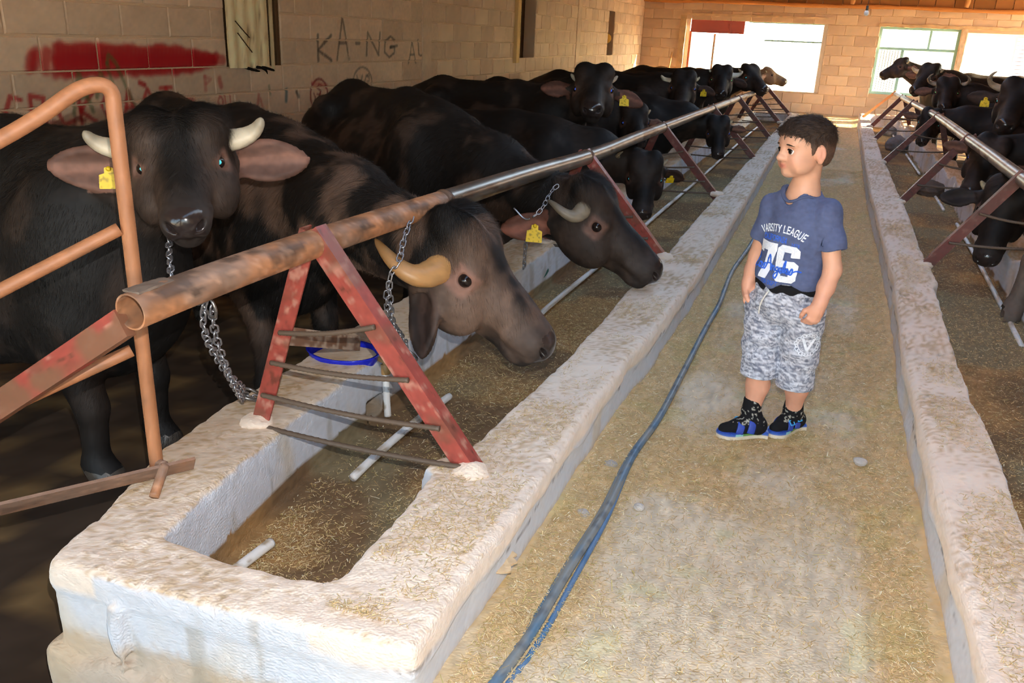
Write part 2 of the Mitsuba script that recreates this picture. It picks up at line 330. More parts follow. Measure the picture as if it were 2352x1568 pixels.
def block_mesh(l, h, d, seed, res=None):
    """one block face: u along, v up, w out of the wall; edges chipped and rounded"""
    nu, nv = (5, 3) if res is None else (max(2, int(l / res)), max(2, int(h / res)))
    u = np.r_[0, np.linspace(.008, l - .008, nu), l]; v = np.r_[0, np.linspace(.008, h - .008, nv), h]
    U, W_ = np.meshgrid(u, v, indexing='ij'); e = np.minimum(np.minimum(U, l - U), np.minimum(W_, h - W_)); D = np.where(e < 1e-6, 0.0, d)
    r = np.random.default_rng(seed); tilt = np.clip(r.normal(0, .0016, 3), -.003, .003)
    D = D + np.where(e > 1e-6, tilt[0] + tilt[1] * (U / l - .5) + tilt[2] * (W_ / h - .5), 0)
    P = np.stack([U, W_, D], -1).reshape(-1, 3); a, b = U.shape
    i, j = np.meshgrid(np.arange(a - 1), np.arange(b - 1), indexing='ij'); q = np.stack([i * b + j, (i + 1) * b + j, (i + 1) * b + j + 1, i * b + j + 1], -1).reshape(-1, 4)
    return P, np.vstack([q[:, [0, 1, 2]], q[:, [0, 2, 3]]])
def lay(wall, a0, a1, z0, dz, rows, holes, fr, gl, vis, deco=None, cut=None):
    """running-bond blocks; fr(u, v, w) -> xyz; full blocks share a few shapes, cut ones get their own"""
    variants = []
    for s in range(5):
        P, F = block_mesh(L_ - gl, dz - gl, .011, 40 + s); c = TAN * (.86 + .07 * s) * V(1, 1 + .01 * (s - 2), 1 + .02 * (s % 3 - 1))
        vv = fr(P[:, 0], P[:, 1], P[:, 2]); mm = trimesh.Trimesh(vv, F if fr.keep else F[:, ::-1], process=False)
        variants.append(mikit.ply(mm, 'grit', smooth=False, color=np.clip(dusty(vv, c, .10, 9, s), .002, .95)))
    rest, todo = [], []
    for k in range(rows):
        z = z0 + k * dz; a = a0 - (L_ / 2 if k % 2 else 0)
        while a < a1:
            lo, hi = max(a, a0), min(a + L_, a1); spans = [(lo, hi)]
            for (h0, hz0, h1, hz1) in holes:
                if hz0 < z + dz * .5 < hz1:
                    spans = [t for s0, s1 in spans for t in ((s0, min(s1, h0)), (max(s0, h1), s1)) if t[1] - t[0] > .03]
            todo += [(s0, s1, z) for s0, s1 in spans if s1 - s0 > .05]
            a += L_
    todo.sort(key=lambda t: vis(t[0], t[2]))
    for n, (s0, s1, z) in enumerate(todo):
        full = abs(s1 - s0 - L_) < 1e-6; dec = deco is not None and deco(s0, s1, z)
        if n < 298:
            if full and not dec:
                put('block', None, None, None, wall, shape=variants[(n * 7 + int(z * 100)) % 5], to_world=T().translate(fr.shift(s0 + gl / 2, z + gl / 2)))
                continue
            P, F = block_mesh(s1 - s0 - gl, dz - gl, .011, n, .011 if dec else None); P = P + V(s0 + gl / 2, z + gl / 2, 0); vv = fr(P[:, 0], P[:, 1], P[:, 2])
            c = dusty(vv, TAN * (.88 + .05 * (n % 5)), .10, 9, n % 7)
            if dec: c = graffiti(c, vv[:, 1], vv[:, 2])
            put('block', trimesh.Trimesh(vv, F if fr.keep else F[:, ::-1], process=False), 'grit', np.clip(c, .002, .95), wall, smooth=False)
        else:
            P, F = block_mesh(s1 - s0 - gl, dz - gl, .011, n); P = P + V(s0 + gl / 2, z + gl / 2, 0); rest.append(trimesh.Trimesh(fr(P[:, 0], P[:, 1], P[:, 2]), F if fr.keep else F[:, ::-1], process=False))
    if rest:
        mm = cat(*rest); put('block_courses', mm, 'grit', tint(mm, lambda v: dusty(v, TAN * .95, .12, 5)), wall, kind='stuff', smooth=False)
L_ = .40
class FrL:
    keep = True
    def __call__(s, u, v, w): return np.stack([XL - .011 + w, u, v], 1)
    def shift(s, a, z): return [0, a, z]
class FrB:
    keep = True
    def __call__(s, u, v, w): return np.stack([u, YB + .011 - w, v], 1)
    def shift(s, a, z): return [a, 0, z]
frl, frb = FrL(), FrB()
lay('wall_left', 1.0, YB, .053, .188, 12, slits, frl, .006, lambda y, z: (0 if (z > .5 and y > 2.9 and z < 1.36 + .055 * (y - 3)) else 50) + y, deco=lambda a, b, z: a < 8.5 and b > 3.0 and .5 < z < 1.4)
lay('wall_back', XL, XR, .020, .188, 11, holes, frb, .006, lambda x, z: (0 if x > -4.2 and x < 3.4 else 50) - z)
# ------------------------------------------------------------------ windows, beam, roof band, things on the walls
TEAL, CREAM, WOOD = col(150, 196, 190), col(252, 228, 176), col(150, 112, 72)
def bar_y(x0, x1, z0, z1, y, t=.04): return box(x0, x1, y - t / 2, y + t / 2, z0, z1, .004)
k = thing('window_1', 'wide left window opening in the far wall with a rust-red metal sheet at its top corner', None, kind='structure')
yw = YB + .10
put('frame', cat(bar_y(-3.2, -3.12, .42, 1.80, yw), bar_y(-.5, -.42, .42, 1.80, yw), bar_y(-3.2, -.42, 1.74, 1.80, yw)), 'satin', col(235, 225, 205), k, smooth=False)
put('mullion', bar_y(-2.62, -2.58, .42, 1.46, yw), 'satin', col(222, 190, 160), k, smooth=False)
put('mullion', bar_y(-3.12, -3.08, .42, 1.5, yw), 'satin', col(170, 90, 60), k, smooth=False)
put('transom', bar_y(-1.95, -.5, 1.70, 1.74, yw), 'satin', TEAL, k, smooth=False)
put('transom', bar_y(-1.6, -.5, 1.36, 1.385, yw), 'satin', TEAL, k, smooth=False)
red = box(-3.10, -2.02, yw - .06, yw - .05, 1.48, 1.755, .003)
put('metal_sheet', cat(red, box(-2.32, -2.29, yw - .075, yw - .05, 1.48, 1.75, .003), box(-3.10, -2.02, yw - .075, yw - .05, 1.475, 1.49, .003)), 'satin', col(178, 92, 84), k, smooth=False)
k = thing('window_2', 'teal framed window opening with upright bars in the far wall', None, kind='structure')
put('frame', cat(bar_y(.53, .58, .47, 1.72, yw), bar_y(1.90, 1.95, .47, 1.72, yw), bar_y(.53, 1.95, 1.67, 1.72, yw), bar_y(.53, 1.95, .47, .52, yw)), 'satin', TEAL, k, smooth=False)
put('transom', bar_y(.58, 1.9, 1.30, 1.345, yw), 'satin', TEAL, k, smooth=False)
put('mullion', bar_y(.98, 1.03, .52, 1.30, yw), 'satin', TEAL, k, smooth=False)
put('mullion', bar_y(1.42, 1.46, 1.345, 1.67, yw), 'satin', TEAL, k, smooth=False)
for i in range(8): put('bar', tube([(.63 + .05 * i, yw + .03, .52), (.63 + .05 * i, yw + .03, 1.30)], .006, 8), 'satin', col(120, 130, 126), k)
k = thing('window_3', 'open window hole beside the teal framed window in the far wall', None, kind='structure')
put('sill', box(2.06, 3.5, YB - .01, YB + .2, .42, .46, .006), 'grit', col(220, 200, 170), k, smooth=False)
def rough_post(x0, x1, y0, y1, z0, z1, c, seed, amp=.02, n=.03):
    m = subdiv(box(x0, x1, y0, y1, z0, z1), n); v = m.vertices; d = np.stack([fb(v + 9 * i, 9, 3, seed + i) - .5 for i in range(3)], 1); m.vertices = v + d * amp * 2; return m
m = rough_post(1.965, 2.045, YB - .03, YB + .1, .47, 1.72, None, 3); put('plaster_jamb', m, 'grit', tint(m, lambda v: dusty(v, col(226, 196, 160), .3, 12)), 'wall_back')
m = rough_post(.5, 3.4, YB - .035, YB + .05, 1.715, 1.77, None, 8, .018); put('plaster_lintel', m, 'grit', tint(m, lambda v: dusty(v, col(214, 182, 140), .3, 12)), 'wall_back')
m = rough_post(-3.28, -.36, YB - .03, YB + .05, 1.80, 1.84, None, 12, .014); put('plaster_lintel', m, 'grit', tint(m, lambda v: dusty(v, col(230, 200, 160), .3, 12)), 'wall_back')
m = rough_post(-3.32, -3.2, YB - .02, YB + .05, .42, 1.80, None, 14, .012); put('plaster_jamb', m, 'grit', tint(m, lambda v: dusty(v, col(214, 178, 132), .2, 12)), 'wall_back')
# outside, seen glaring through the openings
put('ground_outside', box(-60, 60, YB + .3, 90, -.4, -.3), 'matte', col(214, 196, 164), kind='structure', smooth=False, label='sunlit bare ground outside')
put('ground_outside', box(XR + .3, 60, -40, YB + .3, -.4, -.3), 'matte', col(214, 196, 164), kind='structure', smooth=False, label='sunlit bare ground beyond the right wall')
put('ground_outside', box(-60, 60, -60, YF - .3, -.4, -.3), 'matte', col(190, 176, 150), kind='structure', smooth=False, label='bare ground in front of the added front opening')
k = thing('outbuilding', 'pale building with a lean-to roof seen through the right window', 'building')
put('wall', box(2.2, 12, 27, 30, -.3, 2.0), 'matte', col(226, 196, 168), k, smooth=False)
for i in range(9): put('roof_sheet', box(1.9 + 1.1 * i, 2.96 + 1.1 * i, 26.5, 30.4, 2.05 + .0 * i, 2.1, .01), 'matte', col(216, 170, 140), k, smooth=False)
put('shutter_door', cat(*[box(4.2, 6.0, 26.93, 27.0, -.25 + .1 * i, -.16 + .1 * i, .01) for i in range(20)]), 'matte', col(225, 222, 222), k, smooth=False)
# beam, boards and post stubs over the far wall
xs_ = np.linspace(XL, XR, 80); pts = np.stack([xs_, YB - .10 + .012 * np.sin(xs_ * 3), 2.05 - .004 * xs_ + .008 * np.sin(xs_ * 2.1)], 1)
m = tube(pts, .036 + .006 * np.sin(xs_ * 5), 10); put('roof_beam', m, 'matte', tint(m, lambda v: dusty(v, col(196, 134, 80), .3, 7)), label='long round timber beam lying across the top of the far wall', cat='beam')
k = thing('board_cladding', 'row of dark boards above the timber beam on the far wall', 'boards'); r0 = np.random.default_rng(2)
x = XL
while x < XR:
    w = .28 + .1 * r0.random(); z1 = 2.42; m = box(x, min(x + w - .012, XR), YB - .05 - .01 * r0.random(), YB - .02, 2.07, z1, .004)
    put('board', m, 'matte', col(150, 104, 66) * (.75 + .5 * r0.random()), k, smooth=False); x += w
for i, x in enumerate((-3.05, -.05, 1.92)):
    m = tube(spline([(x, YB - .16, 2.43), (x + .01, YB - .155, 2.25), (x, YB - .15, 2.085)], 8), [.05, .05, .048, .047, .046, .045, .043, .035], 10)
    put('roof_post', m, 'matte', tint(m, lambda v: dusty(v, col(205, 150, 98), .25, 14)), label=['short round timber post on the beam above the left window', 'short round timber post on the beam above the pillar between the windows', 'short round timber post on the beam above the right windows'][i], cat='post', group='post stubs above the beam')
# hanging bulb
k = thing('light_bulb', 'bare white bulb hanging under the beam between the windows', 'light bulb')
b = V(.173, 14.0, 1.784); g = trimesh.creation.icosphere(3, .035); g.apply_scale([1, 1, 1.15]); g.apply_translation(b)
put('bulb', g, 'white_lamp_glass', col(240, 236, 225), k); put('socket', tube([b + V(0, 0, .03), b + V(0, 0, .10)], .018, 12), 'satin', col(60, 60, 58), k)
put('wire', tube(spline([b + V(0, 0, .1), b + V(.01, 0, .35), b + V(0, .02, ZC - b[2])], 8), .004, 6), 'satin', col(50, 46, 42), k)
# openings of the left wall: a corrugated sheet and two dark slots
def corrugated(y0, y1, z0, z1, x, n, amp=.014):
    Y = np.linspace(y0, y1, n * 10); Z = np.linspace(z0, z1, 24); YY, ZZ = np.meshgrid(Y, Z, indexing='ij')
    ridge = np.abs(((YY - y0) / (y1 - y0) * n) % 1 - .5) * 2; X = x + amp * np.clip(1.6 - 2.2 * ridge, 0, 1) + .006 * (fb(np.stack([0 * YY, YY, ZZ], -1), 6, 2, 2) - .5)
    v = np.stack([X, YY, ZZ], -1); v[:, 0, 2] += .012 * fb(v[:, 0], 20, 2, 3); v = v.reshape(-1, 3); a, b = YY.shape
    i, j = np.meshgrid(np.arange(a - 1), np.arange(b - 1), indexing='ij'); q = np.stack([i * b + j, (i + 1) * b + j, (i + 1) * b + j + 1, i * b + j + 1], -1).reshape(-1, 4)
    f = np.vstack([q[:, [0, 1, 2]], q[:, [0, 2, 3]]]); vb = v - V(.004, 0, 0)
    return trimesh.Trimesh(np.vstack([v, vb]), np.vstack([f, f[:, ::-1] + len(v)]), process=False)
def grime(c): return lambda v: lerp(np.tile(c, (len(v), 1)), col(120, 92, 58), .75 * sstep(.6, .75, fb(v * V(1, 2, .6), 14, 3, 4))) * (.85 + .3 * fb(v, 30, 2, 6))[:, None]
k = thing('window_4', 'cream corrugated sheet covering the nearest opening of the left wall', None, kind='structure')
m = corrugated(5.13, 5.60, .975, 2.2, XL + .03, 4); put('corrugated_sheet', m, 'matte', tint(m, grime(CREAM)), k)
m = corrugated(5.665, 5.71, .96, 2.2, XL + .0, 1, .01); put('corrugated_sheet', m, 'matte', tint(m, grime(CREAM * .75)), k)
put('frame', cat(box(XL - .2, XL - .17, 5.15, 5.80, .97, 2.2), box(XL - .17, XL - .01, 5.76, 5.80, .97, 2.2, .004)), 'matte', col(96, 72, 48), k, smooth=False)
for i, (a, b_) in enumerate([((5.20, 1.30), (5.35, 1.19)), ((5.22, 1.22), (5.37, 1.09))]): put('wire_tie', tube(spline([(XL + .05, a[0], a[1]), (XL + .058, (a[0] + b_[0]) / 2, (a[1] + b_[1]) / 2 - .01), (XL + .05, b_[0], b_[1])], 6), .004, 6), 'matte', col(74, 58, 38), k)
tw = [tube(spline([(XL + .03, 5.30 + .1 * i, .985), (XL + .06, 5.38 + .1 * i, .965 + .01 * (i % 2)), (XL + .04, 5.46 + .09 * i, .955 - .02 * (i == 1))], 8), [.008, .012, .011, .010, .010, .008, .006, .003], 6) for i in range(3)]
put('black_rag', cat(*tw), 'matte', col(28, 24, 20), k, label='black twisted rag at the lower edge')
k = thing('window_5', 'narrow dark slot with a wooden jamb further along the left wall', None, kind='structure')
put('frame', box(XL - .17, XL + .02, 10.98, 11.10, .93, 2.2, .006), 'matte', col(214, 178, 118), k, smooth=False); put('back_board', box(XL - .2, XL - .17, 11.0, 11.8, .91, 2.2), 'matte', col(74, 54, 38), k, smooth=False)
put('frame', box(XL - .01, XL + .05, 10.90, 10.97, .93, 2.2, .006), 'matte', col(226, 190, 128), k, smooth=False)
k = thing('window_6', 'narrow dark slot near the far end of the left wall', None, kind='structure')
put('back_board', box(XL - .2, XL - .17, 15.7, 16.2, .9, 1.8), 'matte', col(82, 60, 42), k, smooth=False); put('straw_tuft', trimesh.creation.icosphere(2, .09).apply_translation((XL - .08, 15.95, 1.28)), 'matte', col(190, 140, 60), k)
# plaster pilasters of the left wall
for y in (8.33, 13.85):
    m = rough_post(XL - .02, XL + .012, y - .10, y + .10, .4, ZC, None, int(y), .006, .05); put('plaster_strip', m, 'grit', tint(m, lambda v: dusty(v, TAN * .95, .15, 8)), 'wall_left')
m = tube([(-3.42, YB - .06, 1.07), (-3.47, YB - .30, .2)], .014, 8); put('wooden_stick', m, 'matte', col(196, 150, 100), label='thin wooden stick leaning on the far wall left of the window', cat='stick')

# ------------------------------------------------------------------ the two feeding troughs
ip = lambda y, ys, xs: np.interp(y, ys, xs)
def L_out(y): return ip(y, [1.1, 1.46, 1.7, 2.06, 2.3, 2.85, 3.2, 4.15, 6.6, 10, 16], [-.590, -.594, -.582, -.581, -.583, -.572, -.550, -.535, -.545, -.575, -.60])
def L_in(y): return ip(y, [1.3, 1.53, 1.79, 1.80, 1.86, 1.98, 2.17, 2.5, 2.74, 3.3, 3.73, 4.30, 4.33, 4.50, 4.53, 5.5, 16], [-.838, -.842, -.852, -.885, -.885, -.825, -.806, -.797, -.773, -.774, -.782, -.775, -.80, -.80, -.752, -.76, -.756])
def L_cin(y): return ip(y, [1.27, 1.57, 1.88, 2.3, 2.6, 4, 16], [-1.285, -1.326, -1.366, -1.380, -1.365, -1.36, -1.345])
def L_cout(y): return ip(y, [1.1, 1.3, 1.54, 1.9, 2.2, 2.47, 5, 16], [-1.44, -1.49, -1.56, -1.625, -1.60, -1.625, -1.62, -1.60])
def L_front(x): return ip(x, [-1.45, -.99, -.58], [1.09, 1.115, 1.165])
def L_frin(x): return ip(x, [-1.28, -1.10, -.94, -.87, -.83], [1.270, 1.262, 1.265, 1.283, 1.31])
def sbox_min(*ds):
    """rounded intersection of half spaces (each d < 0 inside)"""
    r = .022; D = np.stack(np.broadcast_arrays(*ds), -1) + r
    return np.linalg.norm(np.maximum(D, 0), axis=-1) + np.minimum(D.max(-1), 0) - r
def trough_mesh(xs, ys, zs, sdf, seed, amp=.010):
    fl = Field(xs, ys, zs); X, Y, Z = np.meshgrid(xs, ys, zs, indexing='ij', sparse=True)
    d = sdf(X, Y, Z).astype(np.float32); near = np.abs(d) < .05; I = np.argwhere(near)
    P = np.stack([xs[I[:, 0]], ys[I[:, 1]], zs[I[:, 2]]], 1); topw = sstep(.12, .19, P[:, 2])
    d[near] += ((fb(P, 42, 2, seed) - .5) * amp * (.35 + .9 * topw) + (fb(P, 7, 2, seed + 1) - .5) * .016).astype(np.float32)
    fl.F = d; return fl.mesh()
def sdfL(X, Y, Z):
    n = .010 * np.sin(Y * 2.3 + 1) + .006 * np.sin(Y * 9)
    cap = .010 * sstep(.115, .135, Z + .012 * np.sin(Y * 6.1) + .008 * np.sin(Y * 17)) - .004
    xo, xi, ci, co = L_out(Y) + cap, L_in(Y), L_cin(Y) + .30 * np.minimum(Z - .2, 0) * -1 * .35, L_cout(Y)
    top = Z - (.20 + n * .6)
    front = L_front(X) - Y - cap
    curb = sbox_min(X - xo, xi - X + .10 * np.minimum(Z - .2, 0), top, front, -.26 - Z, Y - 15.95)
    cow = sbox_min(X - ci, co - X, top - .004, front, -.26 - Z, Y - 15.95)
    end = sbox_min(X - xo, co - X, top + .003, front, Y - L_frin(X), -.26 - Z)
    bed = sbox_min(X + .7, -1.5 - X, Z + .012, front + .05, -.26 - Z, Y - 15.9)
    far = sbox_min(X - xo, co - X, top, 15.75 - Y, Y - 15.95, -.26 - Z)
    niche = np.sqrt(((X + 1.50) / .15) ** 2 + ((Y - 2.39) / .115) ** 2) - 1
    cow = np.maximum(cow, np.minimum(-niche * .12, (.07 - Z) * -1 * -1))  # a hollow for the drinking bowl
    fz = np.abs(Z - (.0 + .012 * np.sin(X * 11)))
    ribd = np.sqrt((X + 1.262 + .006 * np.sin(Z * 30)) ** 2 + (Y - L_front(X) + .002) ** 2 + 0 * Z) - .022; rib = np.maximum(np.maximum(ribd, Z - .135), -.035 - Z)
    ledge = sbox_min(X + 1.16 + .5 * np.maximum(Z + .03, 0), -1.47 - X, Z + .035 + .015 * np.sin(X * 40), L_front(X) - .022 - Y, Y - 1.35, -.26 - Z)
    end = np.maximum(np.minimum(np.minimum(end, rib), ledge), -(np.maximum(np.abs(L_front(X) - Y) - .009, fz - .006)))
    k = .02; d = np.minimum(np.minimum(np.minimum(curb, cow), end), np.minimum(bed, far)); return d
PINKW, STAIN, GREYW = col(228, 211, 192), col(184, 156, 118), col(194, 195, 198)
def trough_col(side):
    def fn(v):
        m = trimesh.Trimesh(v, TROUGH_F, process=False); nz = m.vertex_normals[:, 2]; x, y, z = v.T
        if side < 0:
            bed = (x < L_in(y) - .0) & (x > L_cin(y) + .0) & (z < .05) & (y > 1.28); inner = (x > L_cin(y) - .03) & (x < L_in(y) + .03)
            cowtop = sstep(-1.2, -1.34, x) * sstep(1.2, 1.5, y)
        else:
            bed = (x > R_in(y)) & (x < R_cin(y)) & (z < .05); inner = (x > R_in(y) - .03) & (x < R_cin(y) + .05); cowtop = sstep(.9, 1.1, x)
        s1 = fb(v * V(1, 1.5, 1), 95, 2, 3); s2 = fb(v, 90, 2, 4); s3 = fb(v, 4.5, 3, 5)
        far = sstep(1.6, 4.0, y)
        top = lerp(PINKW, STAIN, np.clip(sstep(.48, .78, s1 + .55 * (s3 - .5) + .06 * far) * .75 + .10 * far + .42 * cowtop, 0, .92)); top = lerp(top, col(120, 96, 64), .5 * sstep(.66, .78, s2) * sstep(.4, .6, s3))
        topm = sstep(.45, .75, nz + .25 * (s1 - .5)) * sstep(.08, .13, z)
        sd = lerp(GREYW, col(196, 184, 166), sstep(.5, .7, fb(v * V(1, 1, .4), 6, 3, 6)) * .8); sd = lerp(sd, STAIN * .9, .7 * sstep(.045, .0, z + .05 * (s1 - .5)))
        sd = lerp(sd, PINKW * .92, sstep(.12, .15, z + .03 * (s3 - .5)) * (1 - inner))
        drip = sstep(.55, .7, fb(v * V(1, 1, .12), 26, 3, 7)); sd = lerp(sd, col(150, 140, 122), .5 * drip * inner)
        sd = sd * (.88 + .24 * s2)[:, None]
        c = lerp(sd, top, topm)
        # hairline cracks along the cap
        ck = np.abs(z - (.118 + .012 * np.sin(y * 6.1) + .008 * np.sin(y * 17) + .02 * (s1 - .5))); c = lerp(c, col(92, 84, 82), .75 * (1 - sstep(.0015, .005, ck)) * sstep(.45, .55, s3) * (1 - inner))
        b1 = lerp(col(116, 92, 66), col(152, 118, 76), sstep(.4, .62, fb(v, 3.2, 3, 15))); b1 = lerp(b1, col(126, 112, 84), sstep(.55, .68, fb(v, 2.4, 2, 16))) * (.65 + .7 * fb(v * V(1, .5, 1), 70, 2, 17))[:, None]
        return np.where(bed[:, None], b1, c)
    return fn
zs = axis(-.28, .24, .012)
m = trough_mesh(axis(-1.72, -.52, .012), np.r_[axis(1.0, 3.2, .011), stepped(3.2, 16.05, .016, .008)[1:]], zs, sdfL, 3); TROUGH_F = m.faces
k = thing('feed_trough', 'long whitewashed concrete feed trough on the left of the aisle with a squared near end', 'trough')
put('basin', m, 'grit', tint(m, trough_col(-1)), k); TROUGH_L = k
def R_out(y): return ip(y, [.5, 1.5, 1.72, 2.1, 2.9, 3.45, 4.6, 6.3, 8, 16], [.445, .438, .432, .422, .406, .400, .418, .396, .368, .368])
def R_in(y): return ip(y, [.5, 2.2, 2.6, 3.0, 3.8, 4.55, 4.6, 4.66, 5.2, 6.1, 7.9, 10.5, 16], [.615, .606, .605, .588, .590, .60, .625, .625, .60, .605, .585, .545, .54])
def R_cin(y): return ip(y, [.5, 4, 8, 12, 16], [1.03, 1.04, 1.08, .99, .92])
def sdfR(X, Y, Z):
    cap = .010 * sstep(.115, .135, Z + .012 * np.sin(Y * 6.1) + .008 * np.sin(Y * 17)) - .004
    top = Z - (.20 + .006 * np.sin(Y * 3)); notch = .05 * np.clip(np.sin(Y * 3.7) * 2 - 1.0, 0, 1) + .02 * np.sin(Y * 11)
    curb = sbox_min(X - R_in(Y) + .10 * np.minimum(Z - .2, 0) * 0, R_out(Y) - cap - X, top, .3 - Y, Y - 16.2, -.26 - Z)
    cow = sbox_min(R_cin(Y) - X, X - R_cin(Y) - .16, Z - .26 + notch, .3 - Y, Y - 16.2, -.26 - Z)
    bed = sbox_min(.5 - X, X - 1.1, Z - .012 - .012 * np.sin(Y * 1.7), .3 - Y, Y - 16.2, -.26 - Z)
    far = sbox_min(R_out(Y) - X, X - R_cin(Y) - .16, top - .06, 16.1 - Y, Y - 16.25, -.26 - Z)
    return np.minimum(np.minimum(curb, cow), np.minimum(bed, far))
m = trough_mesh(axis(.32, 1.30, .013), np.r_[axis(.9, 3.2, .012), stepped(3.2, 16.3, .016, .008)[1:]], axis(-.28, .31, .013), sdfR, 9); TROUGH_F = m.faces
k = thing('feed_trough', 'long whitewashed concrete feed trough on the right of the aisle', 'trough')
put('basin', m, 'grit', tint(m, trough_col(1)), k); TROUGH_R = k
# ------------------------------------------------------------------ A-shaped steel frames, rails, gate
REDP, RUST, STEELC, REBAR = col(150, 68, 57), col(150, 96, 60), col(150, 144, 136), col(92, 76, 62)
def paint_col(v):
    s = fb(v, 34, 3, 2); c = lerp(REDP * .75, REDP * 1.2, fb(v, 60, 2, 3)); c = lerp(c, col(186, 140, 120), .6 * sstep(.58, .72, s)); c = lerp(c, col(112, 74, 56), .6 * sstep(.52, .64, fb(v, 13, 3, 22))); c = lerp(c, col(92, 52, 38), .7 * sstep(.34, .26, s))
    return c
def oldpaint_col(v): return lerp(paint_col(v) * V(.45, .36, .36), col(60, 34, 28), .5 * fb(v, 9, 2, 5))
def rust_col(v):
    s = fb(v * V(1, .6, 1), 22, 3, 4); c = lerp(col(116, 84, 62), col(172, 118, 80), sstep(.3, .65, fb(v, 13, 3, 6))); c = lerp(c, col(136, 112, 96), .7 * sstep(.5, .62, fb(v, 7, 3, 16))); c = lerp(c, col(62, 50, 42), .7 * sstep(.57, .70, s)); c = lerp(c, col(196, 156, 128), .35 * sstep(.56, .72, fb(v, 44, 3, 7)))
    return c * (.7 + .6 * fb(v, 85, 2, 8))[:, None]
def gate_col(v): return lerp(lerp(col(176, 120, 82), col(150, 98, 64), fb(v, 30, 3, 6)), col(120, 84, 60), .5 * sstep(.55, .7, fb(v, 14, 3, 4))) * (.8 + .4 * fb(v, 90, 2, 8))[:, None]
def steel_col(v):
    s = fb(v * V(1, .3, 1), 16, 3, 4); c = lerp(col(176, 168, 158), col(128, 118, 106), fb(v, 8, 3, 6)); return lerp(c, col(96, 70, 52), .8 * sstep(.58, .70, s))
ANG = [(-.027, 0), (.027, 0), (.027, .006), (-.021, .006), (-.021, .05), (-.027, .05)]
def angle(a, b, up, flip=False): return extrude_between([(-x if flip else x, y) for x, y in ANG], a, b, up)
def finely(m, e=.013): return subdiv(m, e)
wobble = np.random.default_rng(4)
FR_L = [(1.832, (-.758, .2), (-1.445, .212), (-1.228, .790)), (4.427, (-.748, .2), (-1.44, .21), (-1.227, .715)), (6.63, (-.771, .2), (-1.45, .21), (-1.246, .690)), (9.0, (-.690, .2), (-1.44, .21), (-1.20, .690)), (11.216, (-.714, .2), (-1.42, .21), (-1.188, .675)), (13.7, (-.78, .2), (-1.42, .21), (-1.212, .628)), (15.6, (-.74, .2), (-1.42, .21), (-1.17, .60))]
FR_R = [(4.992, (.576, .2), (1.16, .25), (.949, .735)), (7.146, (.562, .2), (1.19, .25), (.95, .732)), (9.646, (.519, .2), (1.15, .25), (.965, .720)), (12.073, (.495, .2), (1.10, .25), (.892, .710)), (14.14, (.500, .2), (1.06, .25), (.880, .672))]
LAB_L = ['red painted steel A-frame with four rebar rungs at the near end of the left trough', 'red steel A-frame behind the head of the buffalo licking the left curb', 'dark red A-frame third along the left trough, beside the calf drinking', 'dark steel A-frame fourth along the left trough', 'dark steel A-frame fifth along the left trough', 'dark steel A-frame second from the far end of the left trough', 'thin dark A-frame at the very far end of the left trough']
LAB_R = ['dark red A-frame nearest on the right trough, crossing a lowered buffalo head', 'dark red A-frame second along the right trough', 'dark A-frame third along the right trough, above a stone', 'dark A-frame fourth along the right trough', 'dark A-frame farthest along the right trough']
def a_frame(y, fa, fc, top, side, lab, i):
    """fa: foot on the aisle curb, fc: foot on the cow side, top: apex (x, z)"""
    k = thing('steel_frame', lab, 'steel frame', 'A-frames along the troughs'); A, Cc, P = V(fa[0], y, fa[1] - .03), V(fc[0], y, fc[1] - .04), V(top[0], y, top[1])
    colf = paint_col if (side < 0 and i < 2) else oldpaint_col
    d1 = unit(P - A); n1 = V(0, 1, 0)
    m = finely(angle(A, P + d1 * .0 + V(-side * -.012, 0, 0), V(0, 1, 0), flip=side > 0)); put('leg', m, 'satin', tint(m, colf), k, smooth=False)
    m = finely(angle(Cc, P + V(-side * .014, 0, 0) * -1, V(0, 1, 0), flip=side < 0)); put('leg', m, 'satin', tint(m, colf), k, smooth=False)
    fr = [(.487, .37), (.65, .58), (.83, .776), (1.0, .935)] if side < 0 else [(.5, .4), (.75, .7)]
    for n, (fl_, fr_) in enumerate(fr):
        a, b = P + (Cc - P) * fl_ * .96, P + (A - P) * fr_; o = V(side * -.012 * 0, -.012, 0); e = unit(b - a) * .012
        s_ = np.linspace(0, 1, 60)[:, None]; pts = (a - e + o) * (1 - s_) + (b + e + o) * s_ + V(0, 0, -.01) * np.sin(np.pi * s_)
        put('rung', tube(pts, .0068 + .0012 * (np.arange(60) % 2) * (i < 2), 8), 'rusty', REBAR, k)
    for q in (A, Cc):
        g = trimesh.creation.icosphere(3, 1.0); g.vertices = g.vertices * V(.05, .045, .022) + q + V(0, 0, .028); g.vertices += (fb(g.vertices, 40, 2, i)[:, None] - .5) * .02; put('mortar_lump', g, 'grit', tint(g, lambda v: dusty(v, col(226, 206, 184), .2, 20)), k)
    g = cat(*[trimesh.creation.icosphere(1, .009).apply_translation(P + V(.012 * j, -.012, -.02 - .012 * abs(j))) for j in (-1, 0, 1)]); put('weld', g, 'rusty', col(70, 60, 56), k)
    # flat bar from the cow-side leg down to the wall behind
    a = P + (Cc - P) * .50 + V(0, .015, 0); b = V(fc[0] + side * .03, y + .62, .235); m = finely(extrude_between([(-.012, -.026), (.012, -.026), (.012, .026), (-.012, .026)], a, b, V(0, 0, 1)), .03)
    put('brace', m, 'matte', tint(m, lambda v: lerp(col(176, 154, 134), col(124, 92, 72), sstep(.45, .6, fb(v, 20, 3, 3)))), k, smooth=False, label='flat brown brace bar')
for i, (f, l) in enumerate(zip(FR_L, LAB_L)): a_frame(*f, -1, l, i)
for i, (f, l) in enumerate(zip(FR_R, LAB_R)): a_frame(*f, 1, l, i)
